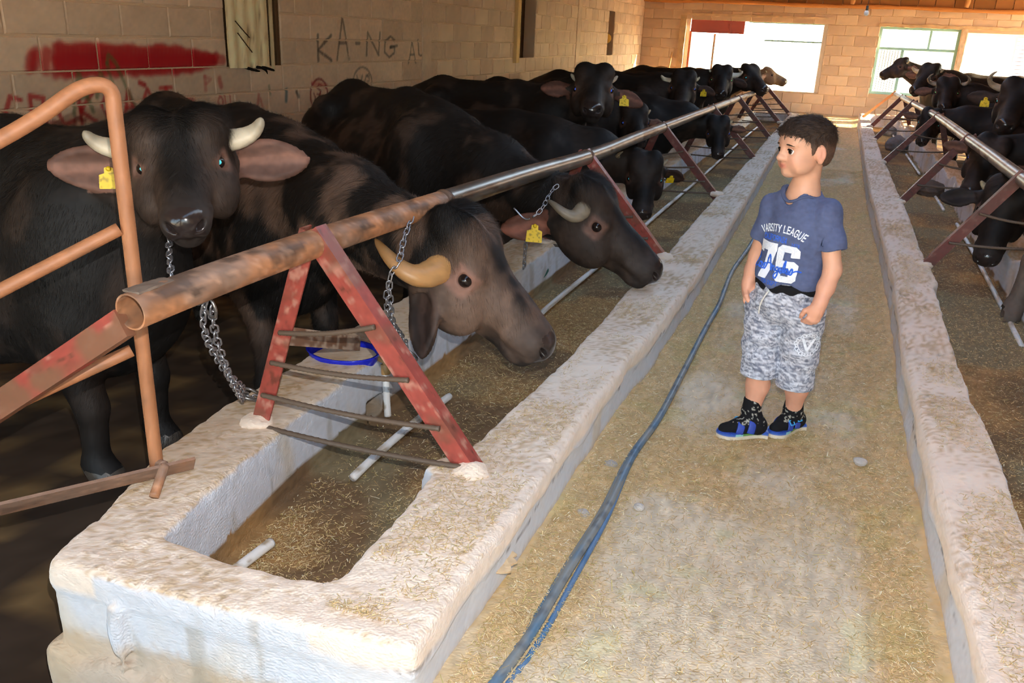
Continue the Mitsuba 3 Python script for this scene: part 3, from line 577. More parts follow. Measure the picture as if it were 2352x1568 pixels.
def pipe_section(pts, r, fn, bsdf, parent, n=90, hollow=False, sides=28):
    p = spline(pts, n) if len(pts) > 2 else line(pts[0], pts[1], n); m = tube(p, r, sides, caps=not hollow)
    if hollow:
        inn = tube(p[:8], r * .9, sides, caps=False); inn.invert(); t, A, B = frames_along(p[:2]); th = np.arange(sides) * 2 * np.pi / sides
        ring = lambda rr: p[0] + rr * (np.cos(th)[:, None] * A[0] + np.sin(th)[:, None] * B[0]); j = np.arange(sides); j2 = (j + 1) % sides
        ann = trimesh.Trimesh(np.vstack([ring(r), ring(r * .9)]), np.vstack([np.stack([j, j2, j2 + sides], 1), np.stack([j, j2 + sides, j + sides], 1)]), process=False)
        cap = trimesh.Trimesh(np.vstack([p[7:8], p[7] + r * .9 * (np.cos(th)[:, None] * A[0] + np.sin(th)[:, None] * B[0])]), np.stack([j * 0, j + 1, j2 + 1], 1), process=False)
        m = cat(m, inn, ann, cap)
    return put('pipe', m, bsdf, tint(m, fn), parent, smooth=50)
k = thing('rail', 'long round steel rail on the left A-frames with a rusty open near end', 'rail')
PL = [(-1.250, 1.22, .748), (-1.232, 1.83, .758), (-1.222, 2.6, .745), (-1.224, 3.5, .722), (-1.222, 4.43, .690), (-1.235, 5.6, .676), (-1.240, 6.63, .664), (-1.215, 7.8, .664), (-1.196, 9.0, .662), (-1.19, 11.2, .645), (-1.208, 13.7, .600), (-1.18, 15.6, .575)]
pp = spline(PL, 400); yy = pp[:, 1]
for y0, y1, fn, bs in ((0, 2.62, rust_col, 'rusty'), (2.6, 4.45, steel_col, 'steel'), (4.43, 6.65, steel_col, 'steel'), (6.63, 99, steel_col, 'steel')):
    q = pp[(yy >= y0) & (yy <= y1)]; pipe_section(q, .0385 if y0 < 6 else .037, fn, bs, k, 110, hollow=y0 == 0)
for y in (2.61, 4.44, 6.64, 9.0):
    c = pp[np.argmin(abs(yy - y))]; t = unit(pp[np.argmin(abs(yy - y)) + 1] - c); m = tube([c - t * .012, c, c + t * .012], [.039, .0425, .039], 20); put('weld_bead', m, 'rusty', tint(m, lambda v: dusty(v, col(96, 70, 52), .3, 40)), k)
m = box(-.02, .02, -.05, .05, -.003, .003); m.apply_translation((-1.252, 1.28, .787)); m = subdiv(m, .012); m.vertices += (fb(m.vertices, 40, 2, 2)[:, None] - .5) * .012; put('weld_flap', m, 'rusty', tint(m, lambda v: dusty(v, col(110, 96, 84), .3, 40)), k)
# brace of the rail's open end, running down to the left
m = finely(extrude_between([(-.03, -.012), (.03, -.012), (.03, .012), (-.03, .012)], V(-1.272, 1.225, .722), V(-2.62, 1.155, -.185), V(.1, -1, .2)), .02)
put('end_brace', m, 'satin', tint(m, lambda v: lerp(paint_col(v), col(120, 84, 62), sstep(.44, .56, fb(v, 9, 3, 12)) * .9)), k, smooth=False, label='flat red-painted brace running down from the open end')
k = thing('rail', 'long shining steel rail on the right row of A-frames', 'rail')
PR = [(.90, 2.4, .735), (.935, 3.6, .725), (.952, 4.99, .702), (.957, 6.0, .700), (.953, 7.15, .698), (.962, 9.65, .685), (.895, 12.07, .672), (.880, 14.14, .640), (.86, 15.7, .62)]
pp = spline(PR, 400); yy = pp[:, 1]
for y0, y1 in ((0, 5.0), (4.99, 7.16), (7.14, 99)): pipe_section(pp[(yy >= y0) & (yy <= y1)], .037, steel_col, 'steel', k, 110)
m = finely(extrude_between([(-.02, -.006), (.02, -.006), (.02, .006), (-.02, .006)], V(.43, 16.0, .20), V(.86, 15.7, .66), V(0, 1, 0)), .05); put('end_brace', m, 'satin', col(196, 130, 84), k, smooth=False, label='orange flat brace at the far end')
# gate of bent tube beside the trough
GD = V(-.566, -.824, 0); GP = V(-1.46, 1.45, 0)
k = thing('gate', 'rust-orange tube gate with a flat sill bar at the near left end of the trough', 'gate')
arch = np.vstack([line(V(-1.46, 1.45, .215), V(-1.461, 1.45, 1.135), 40), spline([V(-1.461, 1.45, 1.14), V(-1.468, 1.438, 1.158), V(-1.485, 1.413, 1.158), V(-1.523, 1.359, 1.121), V(-1.586, 1.266, 1.053), V(-1.72, 1.07, .915)], 60)])
m = tube(arch, .0165, 18); put('post', m, 'rusty', tint(m, gate_col), k)
for a, b in (((-1.473, 1.435, .848), (-1.72, 1.08, .655)), ((-1.475, 1.43, .556), (-1.74, 1.07, .405))):
    m = tube(line(a, b, 30), .0150, 14); put('cross_tube', m, 'rusty', tint(m, gate_col), k)
m = finely(extrude_between([(-.028, -.004), (.028, -.004), (.028, .004), (-.028, .004)], V(-1.393, 1.507, .236), V(-1.86, .83, .236), V(-.6, .5, .6)), .02); put('sill_bar', m, 'rusty', tint(m, lambda v: lerp(rust_col(v), col(110, 84, 70), .45)), k, smooth=False)
m = tube(line(V(-1.425, 1.44, .255), V(-1.405, 1.375, .205), 12), .012, 12); put('latch_pin', m, 'rusty', tint(m, rust_col), k); m = tube(line(V(-1.46, 1.45, .250), V(-1.425, 1.44, .255), 6), .012, 10); put('latch_pin', m, 'rusty', tint(m, rust_col), k)

# ------------------------------------------------------------------ chains
def link_mesh(Lk=.030, w=.0175, r=.0027):
    th = np.linspace(0, 2 * np.pi, 25)[:-1]; c = np.where(np.cos(th) > 0, 1, -1) * (Lk - w) / 2
    p = np.stack([np.cos(th) * w / 2 + c, np.sin(th) * w / 2, 0 * th], 1); p = np.vstack([p, p[:1]]); return tube(p, r, 7, caps=False)
LINK = mikit.ply(link_mesh(), 'steel', smooth=True, color=fill(link_mesh(), col(168, 170, 176)))
def chain(pts, lab, twist=0.0, group=None, pitch=.0240):
    k = thing('chain', lab, 'chain', group); P = np.asarray(pts, float); s = np.r_[0, np.cumsum(np.linalg.norm(np.diff(P, axis=0), axis=1))]; p = spline(P, max(30, int(s[-1] / .004)))
    s = np.r_[0, np.cumsum(np.linalg.norm(np.diff(p, axis=0), axis=1))]; n = int(s[-1] / pitch); rr = np.random.default_rng(len(P) * 7 + n)
    for i in range(n):
        u = (i + .5) * pitch; c = np.array([np.interp(u, s, p[:, a]) for a in range(3)]); t = unit(np.array([np.interp(u + .004, s, p[:, a]) - np.interp(u - .004, s, p[:, a]) for a in range(3)]))
        a = unit(np.cross(t, V(0.3, .8, .5))); b = np.cross(t, a); an = (i % 2) * np.pi / 2 + twist + rr.normal(0, .25); a, b = a * np.cos(an) + b * np.sin(an), -a * np.sin(an) + b * np.cos(an)
        M = np.eye(4); M[:3, 0], M[:3, 1], M[:3, 2], M[:3, 3] = t, a, b, c; put('link', None, None, None, k, shape=LINK, to_world=T(M.tolist()))
    return k
def ring(parent, c, R, r, nrm):
    th = np.linspace(0, 2 * np.pi, 33); n = unit(nrm); a = unit(np.cross(n, V(.3, .2, .9))); b = np.cross(n, a); m = tube(c + R * (np.cos(th)[:, None] * a + np.sin(th)[:, None] * b), r, 8, caps=False); put('ring', m, 'steel', col(150, 148, 146), parent)
kc = chain([(-1.70, 1.83, .72), (-1.64, 1.76, .695), (-1.585, 1.70, .675), (-1.50, 1.62, .640), (-1.40, 1.55, .650), (-1.30, 1.50, .70)], 'neck chain of the buffalo behind the gate, running under its muzzle to the rail')
kc = chain([(-1.30, 1.50, .700), (-1.335, 1.52, .615), (-1.375, 1.59, .52), (-1.42, 1.70, .40), (-1.475, 1.82, .30), (-1.53, 1.905, .238), (-1.50, 1.94, .215)], 'doubled steel tether chain hanging from the rail to the ring by the red frame')
k2 = chain([(-1.30, 1.515, .672), (-1.325, 1.545, .60), (-1.355, 1.60, .50), (-1.41, 1.70, .375), (-1.47, 1.80, .285), (-1.535, 1.885, .236)], 'second strand of the tether chain beside the near left red frame', .7)
ring(kc, V(-1.293, 1.49, .715), .024, .004, (1, .2, 0)); ring(kc, V(-1.30, 1.505, .672), .028, .004, (.4, 1, .2)); ring(kc, V(-1.55, 1.935, .228), .036, .005, (.3, .2, 1))

kb = chain([(-1.20, 2.34, .765), (-1.188, 2.30, .729), (-1.179, 2.24, .68), (-1.173, 2.20, .635), (-1.188, 2.185, .60), (-1.197, 2.19, .52), (-1.210, 2.23, .43), (-1.23, 2.32, .35), (-1.25, 2.40, .275)], 'collar chain falling past the tan horn of the lowered buffalo', .3)
kb2 = chain([(-1.205, 2.20, .56), (-1.215, 2.20, .50), (-1.225, 2.25, .42), (-1.245, 2.34, .34), (-1.262, 2.41, .262)], 'second strand of the collar chain below the tan horn', .9)
ring(kb, V(-1.262, 2.44, .235), .034, .005, (.5, .3, .9))
kc2 = chain([(-1.12, 3.62, .665), (-1.141, 3.60, .642), (-1.152, 3.55, .596), (-1.177, 3.52, .55), (-1.21, 3.50, .528)], 'neck chain with a hook beside the grey horn of the licking buffalo')
put('hook', tube(spline([(-1.205, 3.50, .527), (-1.225, 3.50, .522), (-1.25, 3.50, .535), (-1.285, 3.50, .565)], 10), .004, 8), 'steel', col(170, 172, 178), kc2)
chain([(-1.245, 3.60, .43), (-1.253, 3.60, .384), (-1.263, 3.62, .305), (-1.28, 3.66, .24)], 'dark chain hanging under the tagged ear of the licking buffalo')
# ------------------------------------------------------------------ water buffaloes
BLACK, BROWN, PINK, HORN = col(26, 23, 21), col(104, 82, 68), col(170, 124, 106), col(196, 178, 142)
def buffalo(lab, poll, nose, up, withers, head_deg, s=1.0, hs=1.0, fine=.012, coarse=.03, brown=.3, dark=1.0, horns=None, horn_col=None, ears=((0, .3, .1), (0, .3, .1)), ear_col=None, tag_side=None,
            hair=0, eyes=(1, 1), painted_eyeshine=None, legs=None, seed=1, tail=True, face=None, coat_col=None, neck_fat=1.0, crown=.5, escale=1.0, hscale=1.0, wide=0.0, ebase=(.06, .106, -.128), group=True):
    """poll: crown between the horns; nose: where the face points; up: forehead side; withers: (x, y, z of the back); head_deg: heading of the body"""
    k = thing('buffalo', lab, 'buffalo', 'water buffaloes at the troughs' if group else None)
    poll = V(*poll); f = unit(nose); u = np.asarray(up, float); u = unit(u - f * (u @ f)); l = np.cross(u, f); HM = np.stack([f, l, u], 1)
    H = lambda a, b, c: poll + HM @ (V(a, b, c) * hs)
    a = math.radians(head_deg); bf, bl = V(math.cos(a), math.sin(a), 0), V(-math.sin(a), math.cos(a), 0); BM = np.stack([bf, bl, V(0, 0, 1)], 1)
    wx, wy, wz = withers; g0 = V(wx, wy, FLOOR2); sz = (wz - FLOOR2) / 1.24 ; sc = V(s, s, sz)
    Bp = lambda x, y, z: g0 + BM @ (V(x, y, z) * sc)
    pts = [Bp(*p) for p in ((.45, .45, 0), (-1.7, -.45, 1.35), (.45, -.45, 0), (-1.7, .45, 1.35))] + [H(*p) for p in ((.6, .4, .12), (.6, -.4, .12), (-.15, .4, -.4), (-.15, -.4, .12), (.6, 0, -.3))]
    if legs: pts += [V(*q[:3]) for q in legs]
    lo, hi = np.min(pts, 0) - .04, np.max(pts, 0) + .04; hp = np.array([H(*p) for p in ((-.04, .12, .06), (-.04, -.12, .06), (.56, .1, .05), (.56, -.1, -.2), (.1, .38, -.2), (.1, -.38, -.2), (.1, 0, -.32))])
    hl, hh = hp.min(0) - .02, hp.max(0) + .02
    F = Field(*[axis(lo[i], hi[i], coarse, [(hl[i], hh[i], fine)]) for i in range(3)])
    r = s
    # trunk
    F.ell(Bp(-.12, 0, .74), V(.40, .27, .40) * sc, BM, .08); F.ell(Bp(-.62, 0, .72), V(.56, .35, .39) * sc, BM, .10); F.ell(Bp(-1.12, 0, .86), V(.34, .27, .30) * sc, BM, .10)
    F.cone(Bp(.0, 0, 1.08), Bp(-.35, 0, 1.13), .10 * r, .09 * r, .12); F.cone(Bp(-.35, 0, 1.13), Bp(-1.05, 0, 1.13), .09 * r, .085 * r, .12); F.cone(Bp(-1.05, 0, 1.13), Bp(-1.42, 0, 1.0), .09 * r, .07 * r, .10)
    for sd in (1, -1):
        F.ell(Bp(-1.02, sd * .20, 1.08), V(.10, .07, .07) * r, BM, .08); F.ell(Bp(-.02, sd * .19, .82), V(.16, .10, .30) * sc, BM, .08)
        fl = [Bp(-.02, sd * .17, .62), Bp(-.08, sd * .17, .50), Bp(-.02, sd * .16, .29), Bp(-.03, sd * .16, .07), Bp(.01, sd * .16, .02)]
        if legs and sd == legs[0][3]: fl = [fl[0]] + [V(*q[:3]) for q in legs]
        F.cone(fl[0], fl[1], .12 * r, .085 * r, .06); F.cone(fl[1], fl[2], .082 * r, .056 * r, .04); F.cone(fl[2], fl[3], .050 * r, .044 * r, .03); F.cone(fl[3], fl[4], .055 * r, .062 * r, .02)
        F.ell(Bp(-1.15, sd * .17, .78), V(.24, .13, .28) * sc, BM, .08); F.cone(Bp(-1.05, sd * .18, .62), Bp(-1.0, sd * .19, .52), .14 * r, .11 * r, .06)
        F.cone(Bp(-1.0, sd * .19, .52), Bp(-1.27, sd * .17, .36), .095 * r, .058 * r, .05); F.cone(Bp(-1.27, sd * .17, .36), Bp(-1.22, sd * .17, .08), .052 * r, .045 * r, .03); F.cone(Bp(-1.22, sd * .17, .08), Bp(-1.18, sd * .17, .02), .055 * r, .062 * r, .02)
    if tail: F.cone(Bp(-1.42, 0, .98), Bp(-1.50, .02, .45), .035 * r, .022 * r, .03)
    # neck: two lengths from the skull to the chest, with the dewlap
    n0, n2 = H(.03, 0, -.13), Bp(-.05, 0, .86); n1 = (n0 + n2) / 2 + V(0, 0, .03 * s) - f * .03
    F.cone(n0, n1, .118 * hs, .165 * r * neck_fat, .07); F.cone(n1, n2, .165 * r * neck_fat, .25 * r, .09); F.cone(n1 + V(0, 0, .07 * r), Bp(-.15, 0, 1.06), .11 * r, .13 * r, .09)
    F.cone(H(.10, 0, -.21), n1 - V(0, 0, .15 * r), .05 * hs, .06 * r, .06); F.cone(n1 - V(0, 0, .15 * r), Bp(.10, 0, .62), .06 * r, .10 * r, .07)
    # skull and face
    e3 = lambda *q: V(*q) * hs
    F.ell(H(.075, 0, -.09), e3(.125, .122, .118), HM, .05 * hs); F.ell(H(.10, 0, -.045), e3(.13, .105, .062), HM, .05 * hs)
    F.cone(H(.14, 0, -.095), H(.36, 0, -.088), .100 * hs, .071 * hs, .05 * hs); F.ell(H(.30, 0, -.055), e3(.17, .052, .036), HM, .04 * hs)
    F.ell(H(.445, 0, -.088), e3(.068, .080, .062), HM, .035 * hs); F.ell(H(.432, 0, -.152), e3(.058, .056, .040), HM, .02 * hs)
    F.cone(H(.13, 0, -.185), H(.40, 0, -.140), .078 * hs, .044 * hs, .04 * hs)
    for sd in (1, -1):
        if crown: F.ell(H(.055, sd * (.066 + .018 * wide), -.012 + .01 * crown), e3(.105, .078 * (.8 + .2 * crown), .066 * (.7 + .3 * crown)), HM, .035 * hs); F.ell(H(.17, sd * .10, -.175), e3(.13, .05, .085), HM, .05 * hs)
        if wide: F.ell(H(.16, sd * (.085 + .03 * wide), -.17), e3(.14, .060, .085), HM, .06 * hs); F.ell(H(.06, sd * (.08 + .03 * wide), -.07), e3(.09, .06, .08), HM, .05 * hs)
        F.ell(H(.15, sd * .072, -.155), e3(.120, .050, .088), HM, .05 * hs); F.ell(H(.160, sd * .098, -.048), e3(.050, .028, .026), HM, .03 * hs); F.ell(H(.30, sd * .060, -.095), e3(.10, .018, .030), HM, .03 * hs)
        F.ell(H(.168, sd * .112, -.078), e3(.033, .026, .030), HM, .018 * hs); F.ell(H(.178, sd * .137, -.070), e3(.027, .024, .021), HM, .008 * hs, sub=True)
        for ph in np.arange(0, 6.28, .785): F.cone(H(.172 + .029 * math.cos(ph), sd * (.1215 - .010 * abs(math.cos(ph)) + .002 * math.sin(ph)), -.0745 + .0215 * math.sin(ph)), H(.172 + .029 * math.cos(ph + .785), sd * (.1215 - .010 * abs(math.cos(ph + .785)) + .002 * math.sin(ph + .785)), -.0745 + .0215 * math.sin(ph + .785)), .0058 * hs, .0058 * hs, .008 * hs)
        nm = np.stack([unit(f * .55 + sd * l * .8 + u * .1), unit(u * 1.0 - f * .35), unit(np.cross(f * .55 + sd * l * .8, u))], 1)
        F.ell(H(.492, sd * .045, -.076), e3(.030, .020, .010), np.stack([unit(f + .2 * u), unit(sd * l * .8 + u * .55), unit(u * .8 - sd * l * .55)], 1), .010 * hs, sub=True)
        F.cone(H(.51, sd * .012, -.126), H(.44, sd * .072, -.128), .0065 * hs, .0065 * hs, .012 * hs, sub=True); F.cone(H(.44, sd * .072, -.128), H(.33, sd * .086, -.138), .0065 * hs, .004 * hs, .012 * hs, sub=True)
        F.cone(H(.375, sd * .070, -.115), H(.47, sd * .045, -.115), .018 * hs, .02 * hs, .02 * hs)
    # ears: cupped leaves (droop, out, back given per side)
    EAR = []
    for sd, er_ in zip((1, -1), ears):
        if np.ndim(er_) == 2: e, n = unit(er_[0]), unit(er_[1])
        else: dr, out, bk = er_; e = unit(sd * l * 1.0 * (out / .3) - u * dr + f * -bk); n = unit(f * .68 + u * .50 - sd * l * .05)
        n = unit(n - e * (n @ e)); w = np.cross(n, e); M = np.stack([e, w, n], 1); b = H(ebase[0], sd * ebase[1], ebase[2]); th = max(.012, fine * .95)
        es = hs * escale
        F.cone(b, b + e * .07 * es, .046 * es, .028 * es, .025 * es); F.ell(b + e * .150 * es, V(.085, .060, 0) * es + V(0, 0, th), M, .03 * es); F.ell(b + e * .19 * es - w * .010 * es, V(.088, .038, 0) * es + V(0, 0, th * .9), M, .03 * es)
        if fine < .011: F.ell(b + e * .145 * es + n * th * 1.5, V(.080, .044, 0) * es + V(0, 0, th * 1.3), M, .012, sub=True); F.ell(b + e * .185 * es - w * .010 * es + n * th * 1.5, V(.070, .024, 0) * es + V(0, 0, th * 1.1), M, .012, sub=True)
        EAR.append((b, e, w, n, th))
    m = F.mesh(); v = m.vertices; N = m.vertex_normals
    hc = (v - poll) @ HM / hs; x, y, z = hc.T; inhead = sstep(-.22, -.02, x) * (np.abs(y) < .5) * sstep(.34, .28, np.abs(z + .1)) * sstep(.62, .56, x) * sstep(.30, .22, np.hypot(y, z + .12) * .0 + np.abs(z + .12))
    bc = ((v - g0) @ BM) / sc; n1_ = fb(v * V(1, 1, .45), 9, 3, seed); n2_ = fb(v, 55, 2, seed + 1)
    base = BLACK if coat_col is None else coat_col; c = np.tile(base, (len(v), 1)) * dark
    c = lerp(c, BROWN, np.clip(brown * sstep(.48, .66, n1_) * sstep(.30, .75, 1 - np.abs(bc[:, 2] - .75)), 0, 1))
    fc = face if face is not None else brown * .6
    side = sstep(.03, .09, np.abs(y)) * sstep(.02, .10, x) * (1 - sstep(.44, .5, x)) * inhead * sstep(-.27, -.2, z); c = lerp(c, BROWN * 1.05, np.clip(fc * side * (.6 + .8 * (n1_ - .2)), 0, .95))
    er = sstep(.055, .030, np.hypot(x - .170, (np.abs(y) - .118)) ) * sstep(.05, .03, np.abs(z + .079)) * inhead; c = lerp(c, PINK * .62, (.35 + .5 * fc) * er * (np.abs(y) > .06))
    mz = sstep(.34, .44, x) * inhead; c = lerp(c, col(58, 50, 46), .55 * mz)
    for (b, e, w, n, th) in EAR:
        q = v - b; qe, qw, qn = q @ e / escale, q @ w / escale, q @ n; earm = (qe > .06 * hs) & (qe < .31 * hs) & (np.abs(qw) < .064 * hs) & (np.abs(qn) < th * 2.0 + .003)
        inner = earm & (N @ n > .1); ec = PINK * .72 if ear_col is None else ear_col
        c[inner] = lerp(c[inner], ec, np.clip(.80 - 1.1 * np.abs(qw[inner] / hs - .01) / .07 * .4, .2, 1)) * (.66 + .44 * sstep(-.6, .9, np.sin(qw[inner] / hs * 110 + 4 * fb(v[inner], 14, 2, 6))))[:, None]; back = earm & ~inner; c[back] = lerp(c[back], BROWN * .7, .35)
    c = c * (.72 + .56 * n2_)[:, None]
    # split off the wet nose and the hooves as parts of their own surface
    fcn = m.triangles_center; hq = (fcn - poll) @ HM / hs; nose_f = (hq[:, 0] > .455) & (hq[:, 2] > -.122) & (np.abs(hq[:, 1]) < .056) & (np.abs(hq[:, 2] + .09) < .08)
    hoof_f = fcn[:, 2] < FLOOR2 + .055
    def sub(mask):
        ii = np.unique(m.faces[mask]); mp = np.full(len(v), -1); mp[ii] = np.arange(len(ii)); return (v[ii], mp[m.faces[mask]]), c[ii], N[ii]
    def part(name, mask, bsdf, cc, parent=k, **kw):
        if not mask.any(): return
        (vv, ff), c0, nn = sub(mask); cc = c0 if cc is None else np.tile(cc, (len(vv), 1)) * (c0 / (c0.mean(0) + 1e-6)).clip(.6, 1.6)
        shape = {'type': 'ply', 'filename': meshkit.write_ply((vv, ff), False, None, np.clip(cc, .002, .95), normals=nn), 'face_normals': False, 'bsdf': {'type': 'ref', 'id': bsdf}}
        put(name, None, None, None, parent, shape=shape, **kw)
    part('body', ~(nose_f | hoof_f), 'coat', None); part('nose', nose_f, 'gloss', col(46, 38, 36), label='wet dark nose'); 
    hb = ((fcn - g0) @ BM)
    for a_ in (0, 1):
        for b_ in (0, 1): part('hoof', hoof_f & ((hb[:, 0] > -.6 * s) == bool(a_)) & ((hb[:, 1] > 0) == bool(b_)), 'satin', col(70, 62, 54))
    # eyes
    for sd, on in zip((1, -1), eyes):
        if not on: continue
        p = H(.174, sd * .1215, -.0735); g = trimesh.creation.icosphere(3 if fine < .011 else 2, .0215 * hs); g.apply_translation(p)
        ek = put('eye', g, 'gloss', col(26, 18, 16), k)
        if painted_eyeshine is not None:  # eye-shine of the flash painted as a bright cap turned to the camera
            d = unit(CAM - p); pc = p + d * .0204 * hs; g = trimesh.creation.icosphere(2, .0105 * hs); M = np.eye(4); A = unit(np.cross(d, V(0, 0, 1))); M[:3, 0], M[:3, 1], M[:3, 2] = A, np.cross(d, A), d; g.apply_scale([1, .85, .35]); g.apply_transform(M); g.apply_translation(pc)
            put('painted_eyeshine', g, 'gloss', painted_eyeshine, ek, label='flash eye-shine painted as a bright cap')
    # horns
    for sd, hn in zip((1, -1), horns or (None, None)):
        if hn is None: continue
        pts, rad = hn[:2]; P = spline([V(*p) if len(hn) > 2 else H(p[0], sd * (.09 + (p[1] - .09) * hscale), p[2] * hscale + .085 * (hscale - 1)) for p in pts], 44); t = np.linspace(0, 1, 44); R = np.interp(t, np.linspace(0, 1, len(rad)), rad) * hs * hscale; R[-3:] *= [.9, .7, .35]
        g = tube(P, R * (1 + .03 * np.sin(t * 60) * (1 - t)), 18, squash=.78, up=u)
        hcol = HORN if horn_col is None else horn_col
        tt = np.repeat(t, 18); tt = np.r_[tt, 0, 1]; cc = lerp(np.tile(hcol, (len(g.vertices), 1)), hcol * .42, sstep(.55, 1.0, tt) * (.9 if fine < .011 else .4)); cc = lerp(cc, col(92, 74, 58), .6 * sstep(.1, .0, tt)); cc *= (.75 + .5 * fb(g.vertices * V(1, 1, 1), 30, 3, seed))[:, None]
        put('horn', g, 'satin', np.clip(cc, .002, .95), k)
    # ear tag
    if tag_side is not None:
        b, e, w, n, th = EAR[0 if tag_side > 0 else 1]; from shapely.geometry import Polygon
        q = Polygon([(-.010, .03), (.010, .03), (.011, .012), (.028, .006), (.030, -.034), (-.030, -.034), (-.028, .006), (-.011, .012)]).buffer(.004); g = trimesh.creation.extrude_polygon(q, .003, engine='earcut')
        up_ = unit(V(0, 0, 1) - n * n[2]); sx = np.cross(up_, n); M = np.eye(4); M[:3, 0], M[:3, 1], M[:3, 2], M[:3, 3] = sx, up_, n, b + e * .122 * hs * escale + n * (th * 1.6) - up_ * .03 * hs
        g.apply_scale(hs * 1.02); g.apply_transform(M); g = subdiv(g, .008); kk = put('ear_tag', g, 'satin', tint(g, lambda v_: lerp(np.tile(col(232, 196, 30), (len(v_), 1)), col(120, 96, 24), .6 * sstep(.58, .68, fb(v_, 110, 2, 3)))), k, smooth=False, label='yellow ear tag')
        bt = trimesh.creation.icosphere(2, .009 * hs); bt.apply_translation(b + e * .122 * hs * escale + n * th * 1.9); put('button', bt, 'satin', col(222, 186, 36), kk)
    # hair: strands lying along the coat
    if hair:
        R0 = np.random.default_rng(seed); tr = m.triangles; ar = np.linalg.norm(np.cross(tr[:, 1] - tr[:, 0], tr[:, 2] - tr[:, 0]), axis=1); cen = fcn
        facing = ((CAM - cen) * m.face_normals).sum(1) > -.05; hx = (cen - poll) @ HM / hs
        crw = sstep(.16, .03, hx[:, 0]) * sstep(-.19, -.05, hx[:, 2]) * (hx[:, 0] > -.12) * (np.abs(hx[:, 1]) < .2)
        w8 = ar * facing * (1 + 6 * crw) * (hx[:, 0] < .40) * ~((np.abs(np.abs(hx[:, 1]) - .118) < .04) & (np.abs(hx[:, 0] - .17) < .035) & (np.abs(hx[:, 2] + .079) < .04))
        for (b, e, w, n, th) in EAR: q = cen - b; w8 = w8 * ~((q @ e > .03 * hs) & (q @ e < .31 * hs * escale) & (np.abs(q @ w) < .09 * hs * escale) & (np.abs(q @ n) < .05))
        pick = R0.choice(len(cen), hair, p=w8 / w8.sum()); uvw = R0.dirichlet((1, 1, 1), hair); p = np.einsum('nk,nkj->nj', uvw, tr[pick]); nn = N[m.faces[pick]]; nn = np.einsum('nk,nkj->nj', uvw, nn); nn /= np.linalg.norm(nn, axis=1, keepdims=True)
        inh = ((hx[pick, 0] > -.05) & (hx[pick, 0] < .55))[:, None]; hy = hx[pick, 1]; cr = crw[pick]
        sw = fb(p, 11, 2, seed + 3)[:, None] - .5; sw2 = fb(p, 11, 2, seed + 13)[:, None] - .5
        flow = np.where(inh, f * 1.0 + .5 * np.sign(hy)[:, None] * l - .35 * u + V(0, 0, -.45), -bf * .55 + V(0, 0, -1.0)) + 1.0 * sw * l + .9 * sw2 * bf
        flow = np.where((cr > .3)[:, None], f * 1.0 + l * np.sign(hy)[:, None] * 1.1 - u * .5 + 1.6 * sw * l, flow)
        d = flow - nn * (flow * nn).sum(1, keepdims=True); d /= np.linalg.norm(d, axis=1, keepdims=True) + 1e-9; d = d + nn * R0.uniform(.03, .26, (hair, 1)) + R0.normal(0, .10, (hair, 3)); d /= np.linalg.norm(d, axis=1, keepdims=True)
        ln = R0.uniform(.018, .042, hair) * (1 + 1.0 * cr * crown) * np.where(inh[:, 0], np.where(cr > .2, 1, .62), 1.0); hcx = c[m.faces[pick][:, 0]] * R0.uniform(.75, 1.4, (hair, 1)) + R0.uniform(0, .003, (hair, 1))
        put_blades('coat_hair', blades(p, d, nn, ln, np.where(inh[:, 0], .0011, .0016), hcx, shade=unit_rows(nn + .35 * R0.normal(0, 1, (hair, 3)))), 'coat', k, kind='stuff')
    return k
def unit_rows(a): return a / (np.linalg.norm(a, axis=1, keepdims=True) + 1e-9)
TEALP, BLUEP, GREENP = col(90, 226, 232), col(70, 120, 255), col(150, 235, 150)  # eye-shine tints, painted on instead of reflected flash
short = ([(.07, .09, -.055), (.07, .160, -.065), (.065, .222, -.048), (.065, .252, -.002)], [.040, .040, .034, .026, .015])
HB = ([(-1.06, 2.43, .62), (-1.079, 2.36, .612), (-1.096, 2.30, .591), (-1.134, 2.24, .587), (-1.199, 2.22, .625), (-1.274, 2.24, .685)], [.046, .047, .043, .035, .024, .008], 1)
HC = ([(-.97, 3.68, .60), (-.991, 3.60, .572), (-1.018, 3.565, .548), (-1.066, 3.54, .566), (-1.145, 3.56, .604)], [.036, .037, .032, .021, .007], 1)
crescent = ([(.035, .085, -.06), (.02, .150, -.09), (-.06, .205, -.105), (-.16, .215, -.065), (-.235, .19, .01)], [.046, .044, .036, .024, .008])
back = ([(.03, .085, -.045), (.01, .135, -.05), (-.045, .17, -.045), (-.12, .175, .0)], [.037, .034, .025, .008])
nub = ([(.04, .09, -.06), (.03, .135, -.06), (.01, .165, -.035)], [.026, .022, .008])
curl = ([(.04, .09, -.06), (.02, .16, -.06), (.02, .215, -.03), (.03, .225, .04), (.02, .185, .085)], [.036, .032, .026, .018, .006])
